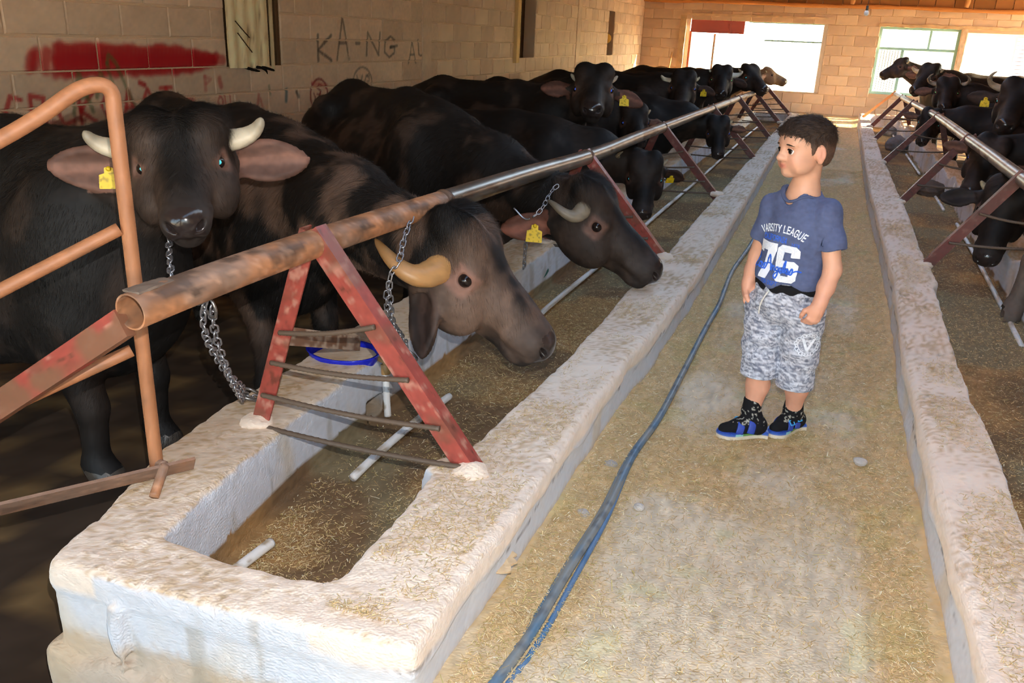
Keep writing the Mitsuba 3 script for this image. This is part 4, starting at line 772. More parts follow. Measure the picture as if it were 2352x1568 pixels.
# ---- the left row, from the near end
buffalo('black buffalo with a shaggy forelock facing the camera behind the tube gate', (-1.778, 1.985, 1.032), (.575, -.665, -.475), (.255, -.446, .86), (-2.15, 2.05, .98), 4, .95, .83, .0058, .022, .15, 1.0, (short, short), col(214, 200, 172), ((.10, .3, .10), (-.05, .3, .06)), None, -1, 60000, painted_eyeshine=TEALP, seed=2, face=.30, crown=.95, ebase=(.055, .088, -.165), escale=1.3, hscale=1.2, wide=1.0)
buffalo('brownish buffalo with a tan crescent horn lowering its head into the near trough', (-1.095, 2.46, .742), (.735, .0, -.665), (.665, .06, .735), (-2.0, 2.85, .975), -22, .95, 1.06, .0062, .022, .85, 1.1, (None, HB), col(174, 130, 82), ((.5, .12, .32), ((.22, -.40, -.88), (-.35, -.9, .3))), col(60, 46, 42), None, 60000, painted_eyeshine=None, seed=5, face=.85, crown=.25, ebase=(.055, .088, -.165))
buffalo('black buffalo with a yellow ear tag licking the top of the left curb', (-1.030, 3.74, .672), (.80, .0, -.60), (.60, .05, .80), (-1.92, 4.08, .99), -34, 1.0, 1.08, .0072, .024, .35, .9, (None, HC), col(130, 118, 100), ((.2, .3, .2), ((-.93, -.22, -.20), (.15, -.95, .25))), col(150, 96, 78), -1, 40000, painted_eyeshine=None, seed=8, face=.28, crown=.6, ebase=(.055, .088, -.165))
buffalo('large-headed black buffalo looking over the rail at the camera with a yellow tag', (-1.79, 6.55, 1.065), (.25, -.90, -.37), (.10, -.36, .93), (-2.15, 6.75, .93), -4, 1.0, 1.08, .011, .034, .25, 1.1, (nub, nub), col(190, 180, 160), (((.90, .30, -.30), (.2, -.9, .3)), ((-.95, -.28, -.05), (.3, -.9, .3))), col(128, 84, 68), 1, 12000, painted_eyeshine=BLUEP, seed=12, crown=1.0)
buffalo('black calf with pale horn tips drinking behind the second left frame', (-1.135, 5.62, .575), (.12, -.55, -.83), (.15, -.82, .55), (-1.78, 5.60, .80), 2, .85, .84, .010, .034, .1, .85, (nub, curl), col(176, 160, 134), ((.75, .28, .05), (.35, .28, .1)), col(70, 52, 46), 1, 4000, painted_eyeshine=TEALP, seed=15)
buffalo('black buffalo half hidden behind the rail, one blue eye glinting', (-1.70, 7.65, .735), (.35, -.78, -.52), (.2, -.5, .8), (-2.05, 7.7, .90), -2, .95, .90, .014, .04, .1, .8, (nub, nub), None, ((.4, .3, .1), (.4, .3, .1)), None, None, 0, painted_eyeshine=BLUEP, seed=18)
buffalo('small black buffalo with head down between third and fourth left frames', (-1.055, 8.55, .61), (.15, -.55, -.82), (.1, -.8, .55), (-1.72, 8.6, .80), 0, .85, .78, .014, .04, .1, .8, (nub, nub), None, ((.45, .3, .1), (.45, .3, .1)), None, None, 0, painted_eyeshine=BLUEP, seed=21)
buffalo('black buffalo with a tagged ear facing the camera in front of the left window', (-1.60, 9.55, .975), (.12, -.80, -.58), (.1, -.58, .80), (-2.0, 9.6, .92), -2, 1.0, .98, .015, .04, .1, .9, (nub, short), col(200, 188, 160), ((.35, .3, .05), (.35, .3, .05)), col(80, 56, 46), 1, 0, painted_eyeshine=BLUEP, seed=24)
buffalo('black buffalo with a low flat poll behind the fifth left frame, facing the camera', (-1.47, 11.6, 1.0), (.15, -.82, -.52), (.1, -.55, .82), (-1.95, 11.65, .88), -2, 1.0, 1.0, .016, .045, .1, .9, (short, nub), col(222, 216, 200), ((.40, .3, .05), (.3, .3, .05)), col(70, 50, 42), None, 0, painted_eyeshine=GREENP, seed=27)
buffalo('black buffalo turning its head to the right near the far end of the left trough', (-1.33, 13.5, .985), (.62, -.62, -.45), (.3, -.3, .88), (-1.85, 13.6, .90), -2, 1.05, 1.08, .018, .045, .1, .9, (nub, nub), None, ((.3, .3, .2), (.3, .3, .2)), None, None, 0, painted_eyeshine=TEALP, seed=30)
buffalo('light brown buffalo in profile against the far window at the left', (-1.20, 15.0, .925), (.93, .05, -.34), (.34, .1, .93), (-1.95, 15.1, .86), 0, .95, .80, .018, .045, .3, 1.0, (nub, nub), None, ((.3, .25, .2), (.3, .25, .2)), None, None, 0, seed=33, coat_col=col(150, 118, 84))
# ---- the right row
buffalo('black buffalo lowering its head behind the nearest frame of the right trough', (.99, 5.45, .625), (-.16, -.46, -.87), (-.1, -.85, .5), (1.62, 5.5, .86), 178, .92, .94, .0088, .03, .12, .8, (nub, nub), None, ((.15, .3, .02), ((-.97, -.12, -.16), (.1, -.9, .4))), col(46, 38, 36), None, 6000, painted_eyeshine=TEALP, seed=36)
buffalo('buffalo at the right edge with one shaggy foreleg standing in the right trough', (1.62, 4.42, 1.16), (.05, -.85, -.5), (.05, -.5, .85), (1.75, 4.66, .98), 180, .95, .9, .014, .022, .2, 1.4, (None, None), None, ((.2, .3, .0), (.25, .3, .0)), None, None, 0, seed=60, coat_col=col(84, 74, 66), legs=[(1.32, 4.74, .66, 1), (1.04, 4.75, .34, 1), (1.005, 4.74, .10, 1), (.985, 4.72, .045, 1)])
buffalo('black buffalo with a pale curved horn and a tagged ear behind the right rail', (1.40, 8.3, 1.10), (-.25, -.80, -.55), (-.15, -.55, .82), (1.95, 8.35, .98), 180, 1.05, 1.05, .013, .04, .15, .9, (curl, curl), col(170, 152, 128), ((.2, .3, .0), (.1, .3, .0)), col(66, 50, 44), -1, 0, painted_eyeshine=TEALP, seed=39)
buffalo('black buffalo with two curled horns and green shining eyes on the right', (1.225, 12.0, .99), (-.05, -.82, -.56), (-.05, -.56, .82), (1.8, 12.05, .90), 180, .98, .98, .015, .045, .1, .9, (curl, curl), col(150, 132, 112), ((.25, .3, .0), (.2, .3, .0)), None, 1, 0, painted_eyeshine=GREENP, seed=42)
buffalo('black buffalo with spread ears and ragged crown near the far end on the right', (1.17, 13.9, 1.115), (-.45, -.70, -.55), (-.3, -.5, .8), (1.65, 13.95, .98), 180, 1.05, 1.05, .018, .045, .1, .9, (nub, short), None, ((.05, .3, .1), (.05, .3, .0)), None, None, 0, seed=45)
buffalo('dark buffalo in profile with muzzle raised at the far right end', (.86, 15.25, 1.165), (-.76, -.45, -.42), (-.40, -.1, .88), (1.5, 15.4, 1.0), 182, 1.0, .88, .018, .045, .4, .9, (nub, nub), None, ((.3, .25, .2), (.3, .25, .2)), None, None, 0, seed=48)
buffalo('black calf with only an ear and glinting eye showing under the right rail', (.97, 10.35, .71), (-.2, -.6, -.75), (-.1, -.75, .6), (1.6, 10.4, .78), 180, .85, .8, .015, .045, .1, .8, (None, None), None, ((.1, .3, .0), (.0, .3, .0)), None, None, 0, painted_eyeshine=TEALP, seed=51)
buffalo('dark buffalo crouched low behind the right rail, crown and blue eye showing', (1.10, 7.0, .73), (-.3, -.55, -.78), (-.1, -.8, .6), (1.75, 7.1, .9), 180, .9, .9, .012, .04, .2, .9, (None, None), None, ((.1, .3, .0), (.3, .3, .0)), None, None, 0, painted_eyeshine=BLUEP, seed=54)
buffalo('buffalo at the right edge with only a brown grey ear reaching into view', (1.45, 6.0, 1.14), (-.1, -.85, -.5), (-.1, -.5, .85), (1.95, 6.25, 1.0), 180, .92, 1.0, .012, .04, .2, .9, (None, None), None, ((.2, .3, .0), (.25, .3, .0)), col(120, 96, 84), None, 0, painted_eyeshine=BLUEP, seed=57)
# ------------------------------------------------------------------ the boy
SKIN, SKIN_R, HAIRC = col(212, 160, 130), col(208, 126, 104), col(58, 45, 37)
SHIRT, SHORT_, BLK = col(84, 93, 124), col(168, 170, 180), col(24, 24, 26)
boy = thing('person', 'small boy in blue lettered t-shirt, grey shorts and blue sandals standing in the aisle', 'person')
TF = unit(V(-.44, -.90, 0)); TL = np.cross(V(0, 0, 1), TF)            # chest forward, the boy's left
O = V(-.045, 2.88, 0)
TB = lambda a, b, c: O + TF * a + TL * b + V(0, 0, c)
HF = unit(V(-.80, -.60, -.06)); HL = unit(np.cross(V(.02, .03, 1), HF)); HU = np.cross(HF, HL); HM = np.stack([HF, HL, HU], 1)
HC = V(-.062, 2.862, .993)
HS = .81
hd = lambda a, b, c: HC + HM @ (V(a, b, c) * .81)
sk = Field(axis(-.30, .24, .008, [(-.19, .05, .0032), (.0, .10, .005)]), axis(2.66, 3.14, .008, [(2.74, 2.99, .0034)]), axis(-.0, 1.14, .008, [(.44, .56, .0034), (.875, 1.06, .0032)]))
C, E = sk.cone, sk.ell
# head: skull, face, jaw
E(hd(-.018, 0, .030), HS * V(.098, .078, .085), HM, .03); E(hd(.022, 0, -.005), HS * V(.066, .064, .080), HM, .03); E(hd(.040, 0, -.062), HS * V(.040, .040, .036), HM, .03)
E(hd(.064, 0, -.082), HS * V(.020, .020, .017), HM, .02); E(hd(.058, 0, .045), HS * V(.030, .052, .034), HM, .025)
for sd in (1, -1):
    E(hd(.052, sd * .038, -.036), HS * V(.030, .024, .030), HM, .02); E(hd(.030, sd * .050, -.058), HS * V(.034, .018, .026), HM, .02)
    E(hd(.078, sd * .030, .024), HS * V(.012, .022, .007), HM, .012); E(hd(.090, sd * .032, .001), HS * V(.016, .020, .0125), HM, .010, sub=True)
    E(hd(.070, sd * .031, .001), HS * V(.013, .015, .012), HM, .006)
    # ear
    en = unit(sd * HL * .86 + HF * .45); ee = unit(HU - en * (HU @ en)); ex = np.cross(ee, en); EM = np.stack([ex, ee, en], 1); eb = hd(-.018, sd * .082, -.010)
    E(eb, HS * V(.019, .032, .010), EM, .008); E(eb + en * .009 + ee * .004, HS * V(.0125, .022, .008), EM, .003, sub=True); E(eb + en * .002 - ex * .003 - ee * .002, HS * V(.005, .014, .006), EM, .004); E(eb - ee * .024 - en * .002, HS * V(.010, .010, .007), EM, .006); E(eb + ex * .0 - en * .01, HS * V(.014, .024, .012), EM, .01)
# nose, lips
C(hd(.086, 0, .010), hd(.098, 0, -.022), .0085, .0105, .014); E(hd(.103, 0, -.026), HS * V(.0125, .0125, .0105), HM, .010)
for sd in (1, -1): E(hd(.094, sd * .0125, -.029), HS * V(.011, .008, .0075), HM, .006); E(hd(.099, sd * .007, -.037), HS * V(.004, .004, .003), HM, .003, sub=True)
E(hd(.085, 0, -.0505), HS * V(.011, .020, .0055), HM, .006); E(hd(.083, 0, -.0615), HS * V(.011, .017, .0055), HM, .006); C(hd(.097, -.018, -.0557), hd(.097, .018, -.0557), .0022, .0022, .003, sub=True)
# neck, trunk under the clothes
nb = TB(-.012, -.005, .848); C(hd(-.030, 0, -.06), nb, .039, .043, .02); C(nb, TB(-.01, 0, .79), .046, .058, .03); C(TB(-.01, .06, .795), TB(-.01, -.06, .795), .036, .036, .04)
C(TB(0, 0, .76), TB(0, 0, .54), .070, .075, .04)
# arms
ARM = {-1: [V(-.128, 2.918, .795), V(-.160, 2.942, .625), V(-.174, 2.915, .528)], 1: [V(.040, 2.836, .800), V(.080, 2.802, .640), V(.058, 2.762, .535)]}
for sd, (a, b, c_) in ARM.items():
    C(TB(0, sd * .06, .80), a, .036, .034, .02); C(a, b, .033, .027, .015); C(b, (b + c_) / 2, .027, .0265, .012); C((b + c_) / 2, c_, .0265, .0195, .012)
# hands: palm, four curled fingers of different lengths, thumb
def hand(w, d, palm_n, side, curl):
    """w wrist, d along the hand, palm_n out of the palm, side towards the thumb"""
    d = unit(d); n = unit(palm_n - d * (palm_n @ d)); s_ = np.cross(d, n); s_ = s_ if s_ @ side > 0 else -s_; M = np.stack([d, s_, n], 1)
    E(w + d * .030, V(.034, .0235, .0125), M, .012); C(w - d * .01, w + d * .02, .019, .017, .015)
    for i, (o, L) in enumerate(((.0165, .020), (.0055, .022), (-.0055, .0205), (-.0160, .016))):
        p = w + d * (.052 - .004 * (i == 3)) + s_ * o; q = d
        for j, f_ in enumerate((1.0, .72, .58)):
            q = unit(q * math.cos(curl) + n * math.sin(curl)); e_ = p + q * L * f_; C(p, e_, .0072 - .0007 * j, .0066 - .0007 * j, .0035); p = e_
    t0 = w + d * .016 + s_ * .016; t1 = t0 + unit(d * .62 + s_ * .55 + n * .35) * .024; t2 = t1 + unit(d * .85 + s_ * .05 + n * .5) * .017; t3 = t2 + unit(d * .75 - s_ * .15 + n * .6) * .013
    C(t0, t1, .0105, .0085, .006); C(t1, t2, .0082, .0074, .003); C(t2, t3, .0074, .006, .003)
hand(ARM[1][2], V(-.22, -.18, -.95), V(-.25, .93, .12), V(-.95, -.2, .1), .95)
hand(ARM[-1][2], V(.04, -.10, -.98), V(.85, -.25, .1), V(-.25, -.95, .05), .55)
# legs
LEG = {-1: [TB(.0, -.058, .50), V(-.095, 2.862, .262), V(-.100, 2.872, .085)], 1: [TB(.0, .058, .50), V(.028, 2.885, .250), V(.036, 2.955, .085)]}
for sd, (a, b, c_) in LEG.items():
    C(a, b, .054, .035, .02); C(b, b + (c_ - b) * .4 + V(.005, .012, 0), .036, .037, .03); C(b + (c_ - b) * .4 + V(.005, .012, 0), c_, .038, .0255, .02)
FOOT = {-1: (V(-.072, 2.868, .022), V(-.178, 2.822, .014)), 1: (V(.052, 2.985, .022), V(-.012, 2.905, .014))}
for sd, (h, t) in FOOT.items():
    C(LEG[sd][2], h + V(0, 0, .020), .026, .026, .02); C(h + V(0, 0, .018), h * .45 + t * .55 + V(0, 0, .020), .025, .024, .02); C(h * .45 + t * .55 + V(0, 0, .018), t + V(0, 0, .012), .024, .017, .015)
body = sk.mesh(); v = body.vertices; hq = (v - HC) @ HM
def skin_col(v):
    q = (v - HC) @ HM; x, y, z = q.T / HS; c = np.tile(SKIN, (len(v), 1)); inh = v[:, 2] > .87
    c = lerp(c, SKIN_R, .30 * np.exp(-(((x - .07) / .05) ** 2 + ((np.abs(y) - .045) / .022) ** 2 + ((z + .036) / .024) ** 2)) * inh)
    c = lerp(c, col(186, 104, 90), .8 * np.exp(-(((x - .09) / .02) ** 4 + (y / .022) ** 4 + ((z + .056) / .0105) ** 4)) * inh)
    c = lerp(c, SKIN_R * .95, .5 * np.exp(-(((np.abs(y) - .088) / .016) ** 2 + ((x + .018) / .03) ** 2 + ((z + .01) / .035) ** 2)) * inh)
    c = lerp(c, col(150, 96, 76), .45 * np.exp(-(((x - .082) / .02) ** 2 + ((np.abs(y) - .031) / .016) ** 2 + ((z - .002) / .011) ** 2)) * inh)
    c = lerp(c, SKIN_R, .25 * (~inh) * sstep(.72, .55, v[:, 2])); return c * (.95 + .1 * fb(v, 60, 2, 3))[:, None]
put('body', body, 'skin', tint(body, skin_col), boy)
for sd in (1, -1):
    p = hd(.0735, sd * .0315, .001); g = trimesh.creation.icosphere(3, .0150 * HS); g.apply_translation(p); look = unit(HF * 1.0 + HL * (.02 + .10 * sd) + HU * -.08); q = (g.vertices - p) @ look / (.0150 * HS)
    put('eye', g, 'gloss', lerp(lerp(col(226, 220, 214), col(48, 30, 22), sstep(.66, .70, q)), col(8, 8, 8), sstep(.88, .90, q)), boy)
    for nm, zc, r_, cc in (('eyelid', .0105, .0030, SKIN * .85), ):
        t = np.linspace(-1, 1, 14); P = np.stack([hd(.0855 - .007 * a_ ** 2 , sd * (.031 + .0165 * a_), .002 + zc - .0065 * a_ ** 2) for a_ in t]); put(nm, tube(P, .0030 * (1.05 - .6 * np.abs(t)), 8), 'skin', cc, boy)
    t = np.linspace(-1, 1, 16); P = np.stack([hd(.0905 - .008 * (a_ > 0) * a_ ** 2 - .004 * a_ ** 2, sd * (.031 + .0215 * a_), .0215 + .0035 * (1 - a_ ** 2) - .0015 * a_) for a_ in t]); put('eyebrow', tube(P, .0042 * (1.1 - .75 * np.abs(t) ** 2), 8, squash=.6), 'matte', HAIRC * 1.1, boy)
    P = np.stack([hd(.0890 - .007 * a_ ** 2, sd * (.0315 + .0155 * a_), .0088 - .0065 * a_ ** 2) for a_ in t]); put('eyelash', tube(P, .0012, 6), 'matte', col(20, 15, 13), boy)
# hair: a cap that leaves face and ears free, and short strands over it
hf = Field(axis(-.20, .07, .004), axis(2.74, 3.0, .004), axis(.92, 1.13, .004))
hf.ell(hd(-.022, 0, .032), HS * V(.103, .084, .090), HM, .02); hf.ell(hd(.030, 0, .072), HS * V(.062, .066, .042), HM, .025); hf.ell(hd(-.052, 0, -.02), HS * V(.062, .066, .062), HM, .02)
hf.ell(hd(.066, 0, -.045), HS * V(.060, .16, .094), HM, .010, sub=True); hf.ell(hd(.088, 0, .010), HS * V(.045, .11, .050), HM, .012, sub=True)
for sd in (1, -1): hf.ell(hd(-.014, sd * .088, -.012), HS * V(.022, .030, .034), HM, .008, sub=True); hf.cone(hd(.010, sd * .074, .02), hd(.012, sd * .073, -.008), .008, .004, .01)
hf.cone(hd(-.04, .04, -.10), hd(-.04, -.04, -.10), .036, .036, .02, sub=True)
cap = hf.mesh(); hv = cap.vertices; q = (hv - HC) @ HM / HS; cap.vertices = hv + cap.vertex_normals * ((fb(hv, 75, 2, 5) - .5) * .008 * sstep(.02, .07, q[:, 2]))[:, None]
fade = lambda z: lerp(HAIRC * 1.25 + SKIN * .10, HAIRC, sstep(.0, .06, z))
hair_k = put('hair', cap, 'coat', np.clip(fade(q[:, 2]) * (.7 + .6 * fb(hv, 90, 2, 2))[:, None], .002, .9), boy)
R0 = np.random.default_rng(9); tr = cap.triangles; ar = cap.area_faces; nh = 16000; pk = R0.choice(len(ar), nh, p=ar / ar.sum()); uw = R0.dirichlet((1, 1, 1), nh); p = np.einsum('nk,nkj->nj', uw, tr[pk]); nn = cap.face_normals[pk]; q = (p - HC) @ HM / HS
swirl = fb(p, 28, 2, 7)[:, None] - .5; flow = HF * (q[:, 2:3] > .05) * 1.0 - HU * np.where(q[:, 2:3] > .06, .2, 1.0) + HL * 2.6 * swirl * (q[:, 2:3] > .03)
d = flow - nn * (flow * nn).sum(1, keepdims=True); d = unit_rows(d) + nn * R0.uniform(.05, .28, (nh, 1)) * (1 + .8 * (q[:, 2:3] > .03)) + R0.normal(0, .18, (nh, 3)); d = unit_rows(d)
ln = np.where(q[:, 2] > .035, R0.uniform(.012, .026, nh), R0.uniform(.003, .008, nh)); put_blades('strands', blades(p, d, nn, ln, .0012, fade(q[:, 2]) * R0.uniform(.5, 1.6, (nh, 1)), shade=unit_rows(nn + .4 * R0.normal(0, 1, (nh, 3)))), 'coat', hair_k, kind='stuff')
curls = []
for i in range(70):   # curled locks of the fringe
    b = hd(.058 + .020 * R0.random(), -.062 + .124 * R0.random(), .060 + .022 * R0.random()); r_ = R0.uniform(.004, .0065); t = np.linspace(0, R0.uniform(3.5, 6.5), 16); ph = R0.uniform(0, 6); dn = unit(HF * .75 - HU * R0.uniform(.15, .7) + HL * R0.normal(0, .5)); a_ = unit(np.cross(dn, HU)); b2 = np.cross(dn, a_)
    P = b + dn * (t[:, None] * .0042) + r_ * (np.cos(t + ph)[:, None] * a_ + np.sin(t + ph)[:, None] * b2); curls.append(tube(P, np.linspace(.0019, .0007, 16), 5))
m = cat(*curls); put('fringe', m, 'coat', tint(m, lambda v: HAIRC * (.6 + .9 * fb(v, 70, 2, 3))[:, None]), hair_k, kind='stuff')

# ---- t-shirt
sf = Field(axis(-.26, .20, .006, [(-.22, .12, .0042)]), axis(2.68, 3.08, .0045), axis(.52, .90, .0048)); S = sf.cone
MT = np.stack([TF, TL, V(0, 0, 1)], 1)
sf.ell(TB(.0, 0, .735), V(.080, .112, .13), MT, .04); sf.ell(TB(.004, 0, .625), V(.084, .108, .13), MT, .04); sf.ell(TB(.006, 0, .575), V(.083, .107, .06), MT, .03)
S(TB(-.008, .062, .806), TB(-.008, -.062, .806), .046, .046, .03); S(nb + V(0, 0, -.03), TB(-.008, 0, .79), .062, .075, .03)
for sd in (1, -1):
    a, b, _ = ARM[sd]; dr = unit(b - a); sv = Field(*sf.ax); sv.cone(TB(-.006, sd * .07, .802), a, .047, .043, .02); sv.cone(a, a + dr * .13, .043, .0485, .02)
    X, Y, Z = np.meshgrid(*sf.ax, indexing='ij', sparse=True); e = a + dr * .108; pl = ((X - e[0]) * dr[0] + (Y - e[1]) * dr[1] + (Z - e[2]) * dr[2]).astype(np.float32); sv.F = np.maximum(sv.F, pl); sv.cone(e - dr * .035, e + dr * .03, .037, .0435, .004, sub=True)
    h_ = np.maximum(.022 - np.abs(sf.F - sv.F), 0) / .022; sf.F = (np.minimum(sf.F, sv.F) - h_ * h_ * .022 * .25).astype(np.float32)
sf.cone(nb + V(0, 0, -.002) + TF * .014, nb + V(0, 0, .06), .0535, .066, .005, sub=True)
X, Y, Z = np.meshgrid(*sf.ax, indexing='ij', sparse=True); side_l = (X - O[0]) * TL[0] + (Y - O[1]) * TL[1]; fw = (X - O[0]) * TF[0] + (Y - O[1]) * TF[1]
sf.F = np.maximum(sf.F, (.565 - .02 * side_l * 4 * 0 + .006 * np.sin(side_l * 60) - Z + 0 * X)).astype(np.float32)
fold = .0045 * np.sin(Z * 55 + side_l * 38) * sstep(.72, .60, Z) + .003 * np.sin(Z * 30 - side_l * 70) + .0035 * np.sin(side_l * 85 + Z * 18) * sstep(.70, .82, Z) ; sf.F = (sf.F + fold).astype(np.float32)
shirt = sf.mesh(); sh_k = put('t_shirt', shirt, 'cloth', tint(shirt, lambda v: SHIRT * (.80 + .40 * fb(v, 90, 2, 2))[:, None] * (.9 + .2 * fb(v, 9, 2, 4))[:, None]), boy, label='heather blue t-shirt')
# prints: flat lettering laid onto the cloth
def cast(F, p, d, far=.2):
    """march from p along d to the surface of the field"""
    from scipy.ndimage import map_coordinates
    t = np.zeros(len(p)); hit = np.zeros(len(p), bool)
    for _ in range(140):
        P = p + d * t[:, None]; idx = [np.interp(P[:, a], F.ax[a], np.arange(len(F.ax[a]))) for a in range(3)]; s_ = map_coordinates(F.F, idx, order=1, mode='nearest'); hit |= s_ < 0; t = np.where(hit, t, t + .0016)
    return p + d * t[:, None]
rb = nb + TF * .014; P = np.array([rb + TF * .0560 * math.cos(t) + TL * .0560 * math.sin(t) for t in np.linspace(0, 2 * np.pi, 61)]); P = cast(sf, P + V(0, 0, .05), np.tile(V(0, 0, -1), (61, 1))); P[:, 2] = np.convolve(np.r_[P[-6:-1, 2], P[:, 2], P[1:6, 2]], np.ones(11) / 11, 'valid') + .001; put('collar', tube(P, .0078, 8, caps=False, squash=.6), 'cloth', SHIRT * .92, sh_k)
def printed(F, m, centre, right, upv, fwd, parent, name, colr, lift=.0016, label=None):
    m = subdiv(m, .006); v = np.asarray(m.vertices); p = centre + right * v[:, :1] + upv * v[:, 1:2]; s_ = cast(F, p + fwd * .14, -fwd) + fwd * (lift + .0004 * (v[:, 2:3] > .0005))
    put(name, trimesh.Trimesh(s_, m.faces, process=False), 'cloth', colr, parent, smooth=False, label=label)
def arc(m, R):
    v = np.asarray(m.vertices); x, y = v[:, 0].copy(), v[:, 1].copy(); m.vertices = np.stack([np.sin(x / R) * (R + y), np.cos(x / R) * (R + y) - R, v[:, 2]], 1); return m
def txt(s, h, w=None, bold=False, shear=0.0):
    m = meshkit.text_mesh(s, h, .0008, bold); v = np.array(m.vertices); x0, x1 = v[:, 0].min(), v[:, 0].max(); v[:, 0] = (v[:, 0] - (x0 + x1) / 2) * (1 if w is None else w / (x1 - x0)); v[:, 0] += v[:, 1] * shear; m.vertices = v; return m
PR_ = -TL; UPV = V(0, 0, 1); WHITE, CYB = col(226, 228, 232), col(60, 104, 206)
PC = lambda side, z: TB(0, side, z)
RT = TL                      # letters read from the boy's right to his left
printed(sf, arc(txt('VARSITY LEAGUE', .0235, .158, True), .17), PC(-.012, .738), RT, UPV, TF, sh_k, 'lettering', WHITE, label='white words VARSITY LEAGUE')
printed(sf, arc(txt('CALIFORNIA', .0180, .090, True), .22), PC(-.032, .709), RT, UPV, TF, sh_k, 'lettering', CYB, label='blue word CALIFORNIA')
printed(sf, txt('1976', .0105, .026, True), PC(.044, .700), RT, UPV, TF, sh_k, 'lettering', CYB, label='blue year 1976')
from shapely.geometry import Polygon as _Pg, LineString as _Ls
def slab(poly, h=.0008): return cat(*[trimesh.creation.extrude_polygon(g, h, engine='earcut') for g in getattr(poly, 'geoms', [poly])])
seven = _Pg([(0, 1), (.56, 1), (.56, .80), (.36, 0), (.12, 0), (.32, .78), (.16, .78), (.16, .70), (0, .70)])
six = _Pg([(.10, 1), (.46, 1), (.56, .90), (.56, .70), (.37, .70), (.37, .82), (.19, .82), (.19, .60), (.46, .60), (.56, .50), (.56, .10), (.46, 0), (.10, 0), (0, .10), (0, .90)], [[(.19, .42), (.37, .42), (.37, .18), (.19, .18)]])
from shapely import affinity as _af
for s_, (sh_, off) in enumerate(((seven, -.084), (six, -.010))): printed(sf, slab(_af.translate(_af.scale(sh_, .128, .118, origin=(0, 0)), off, 0)), PC(-.0, .583), RT, UPV, TF, sh_k, 'numeral', WHITE, label=['big white numeral 7', 'big white numeral 6'][s_])
script = {'L': [(-.3, 1.0), (-.45, .3), (-.6, .02), (-.2, .1)], 'o': [(.0, .4), (-.12, .2), (0, .05), (.12, .2), (0, .4), (.2, .35)], 's1': [(.25, .2), (.4, .42), (.36, .2), (.3, .02), (.15, .05)],
  'A': [(.42, .0), (.62, .6), (.82, 1.15), (.86, .5), (.92, .05)], 'Ab': [(.5, .42), (.75, .5), (1.0, .42)], 'n': [(.98, .38), (1.0, .05), (1.06, .3), (1.18, .38), (1.20, .1), (1.30, .1)],
  'g': [(1.52, .38), (1.38, .3), (1.38, .1), (1.52, .12), (1.56, .38), (1.54, -.2), (1.40, -.45), (1.28, -.3), (1.5, .0), (1.66, .15)], 'e': [(1.66, .15), (1.82, .28), (1.74, .4), (1.66, .2), (1.76, .02), (1.92, .12)],
  'l': [(1.92, .12), (2.08, .6), (2.06, .95), (1.98, .6), (2.02, .1), (2.14, .1)], 'e2': [(2.14, .12), (2.30, .28), (2.22, .4), (2.14, .2), (2.24, .02), (2.40, .15)], 's': [(2.40, .15), (2.52, .42), (2.54, .15), (2.46, .0), (2.38, .05)], 'tail': [(2.54, .16), (2.75, .30), (3.0, .26)]}
ms = []
for st in script.values():
    P = spline(np.c_[np.array(st), np.zeros(len(st))], 40)[:, :2] * V(.047, .044); ms.append(_Ls(P).buffer(.0023))
from shapely import union_all as _ua
printed(sf, slab(_ua(ms)), PC(-.070, .612), RT, UPV, TF, sh_k, 'lettering', CYB, lift=.0032, label='blue script Los Angeles across the numerals')
printed(sf, txt('FIN DEPT', .0135, .062, True), PC(-.022, .5675), RT, UPV, TF, sh_k, 'lettering', CYB * .8, label='small blue letters at the hem')
# ---- shorts
pf = Field(axis(-.22, .16, .0055), axis(2.72, 3.05, .0055), axis(.19, .60, .0055)); Q = pf.cone
pf.ell(TB(.002, 0, .50), V(.090, .108, .085), MT, .04); pf.ell(TB(.002, 0, .555), V(.084, .104, .045), MT, .03)
HEM = {-1: (V(-.094, 2.862, .232)), 1: (V(.026, 2.890, .205))}
X, Y, Z = np.meshgrid(*pf.ax, indexing='ij', sparse=True)
for sd in (1, -1):
    lf = Field(*pf.ax); a = LEG[sd][0] + TL * sd * .012; e = HEM[sd]; e2 = e; mid = (a + e2) / 2; lf.cone(a + V(0, 0, -.03), mid, .069, .064, .01); lf.cone(mid, e2 - V(0, 0, .05), .064, .060 if sd < 0 else .063, .01)
    lf.F = np.maximum(lf.F, (e[2] - Z) + 0 * X + 0 * Y).astype(np.float32); lf.cone(e - V(0, 0, .06), e + V(0, 0, .02), .045, .043, .004, sub=True); h_ = np.maximum(.008 - np.abs(pf.F - lf.F), 0) / .008; pf.F = (np.minimum(pf.F, lf.F) - h_ * h_ * .008 * .25).astype(np.float32)
pf.F = np.maximum(pf.F, Z - .585).astype(np.float32); sd_ = (X - O[0]) * TL[0] + (Y - O[1]) * TL[1]
pf.F = (pf.F + (.0035 * np.sin(Z * 62 + sd_ * 30) * sstep(.45, .34, Z) + .002 * np.sin(Z * 95 - sd_ * 40)) * sstep(.23, .30, Z) + .003 * np.sin(sd_ * 120 + Z * 14) * sstep(.44, .53, Z)).astype(np.float32)
shorts = pf.mesh()
def melange(v):
    w = fb(v * V(1, 1, 5), 60, 3, 4); w2 = fb(v * V(1, 1, 4), 150, 2, 6); c = lerp(col(108, 112, 128), col(206, 208, 216), sstep(.34, .66, .55 * w + .45 * w2)); return lerp(c, col(70, 74, 90), .7 * sstep(.60, .70, fb(v * V(1, 1, 6), 80, 2, 9)))
sh2 = put('shorts', shorts, 'cloth', tint(shorts, melange), boy, label='marled grey knee-length shorts')
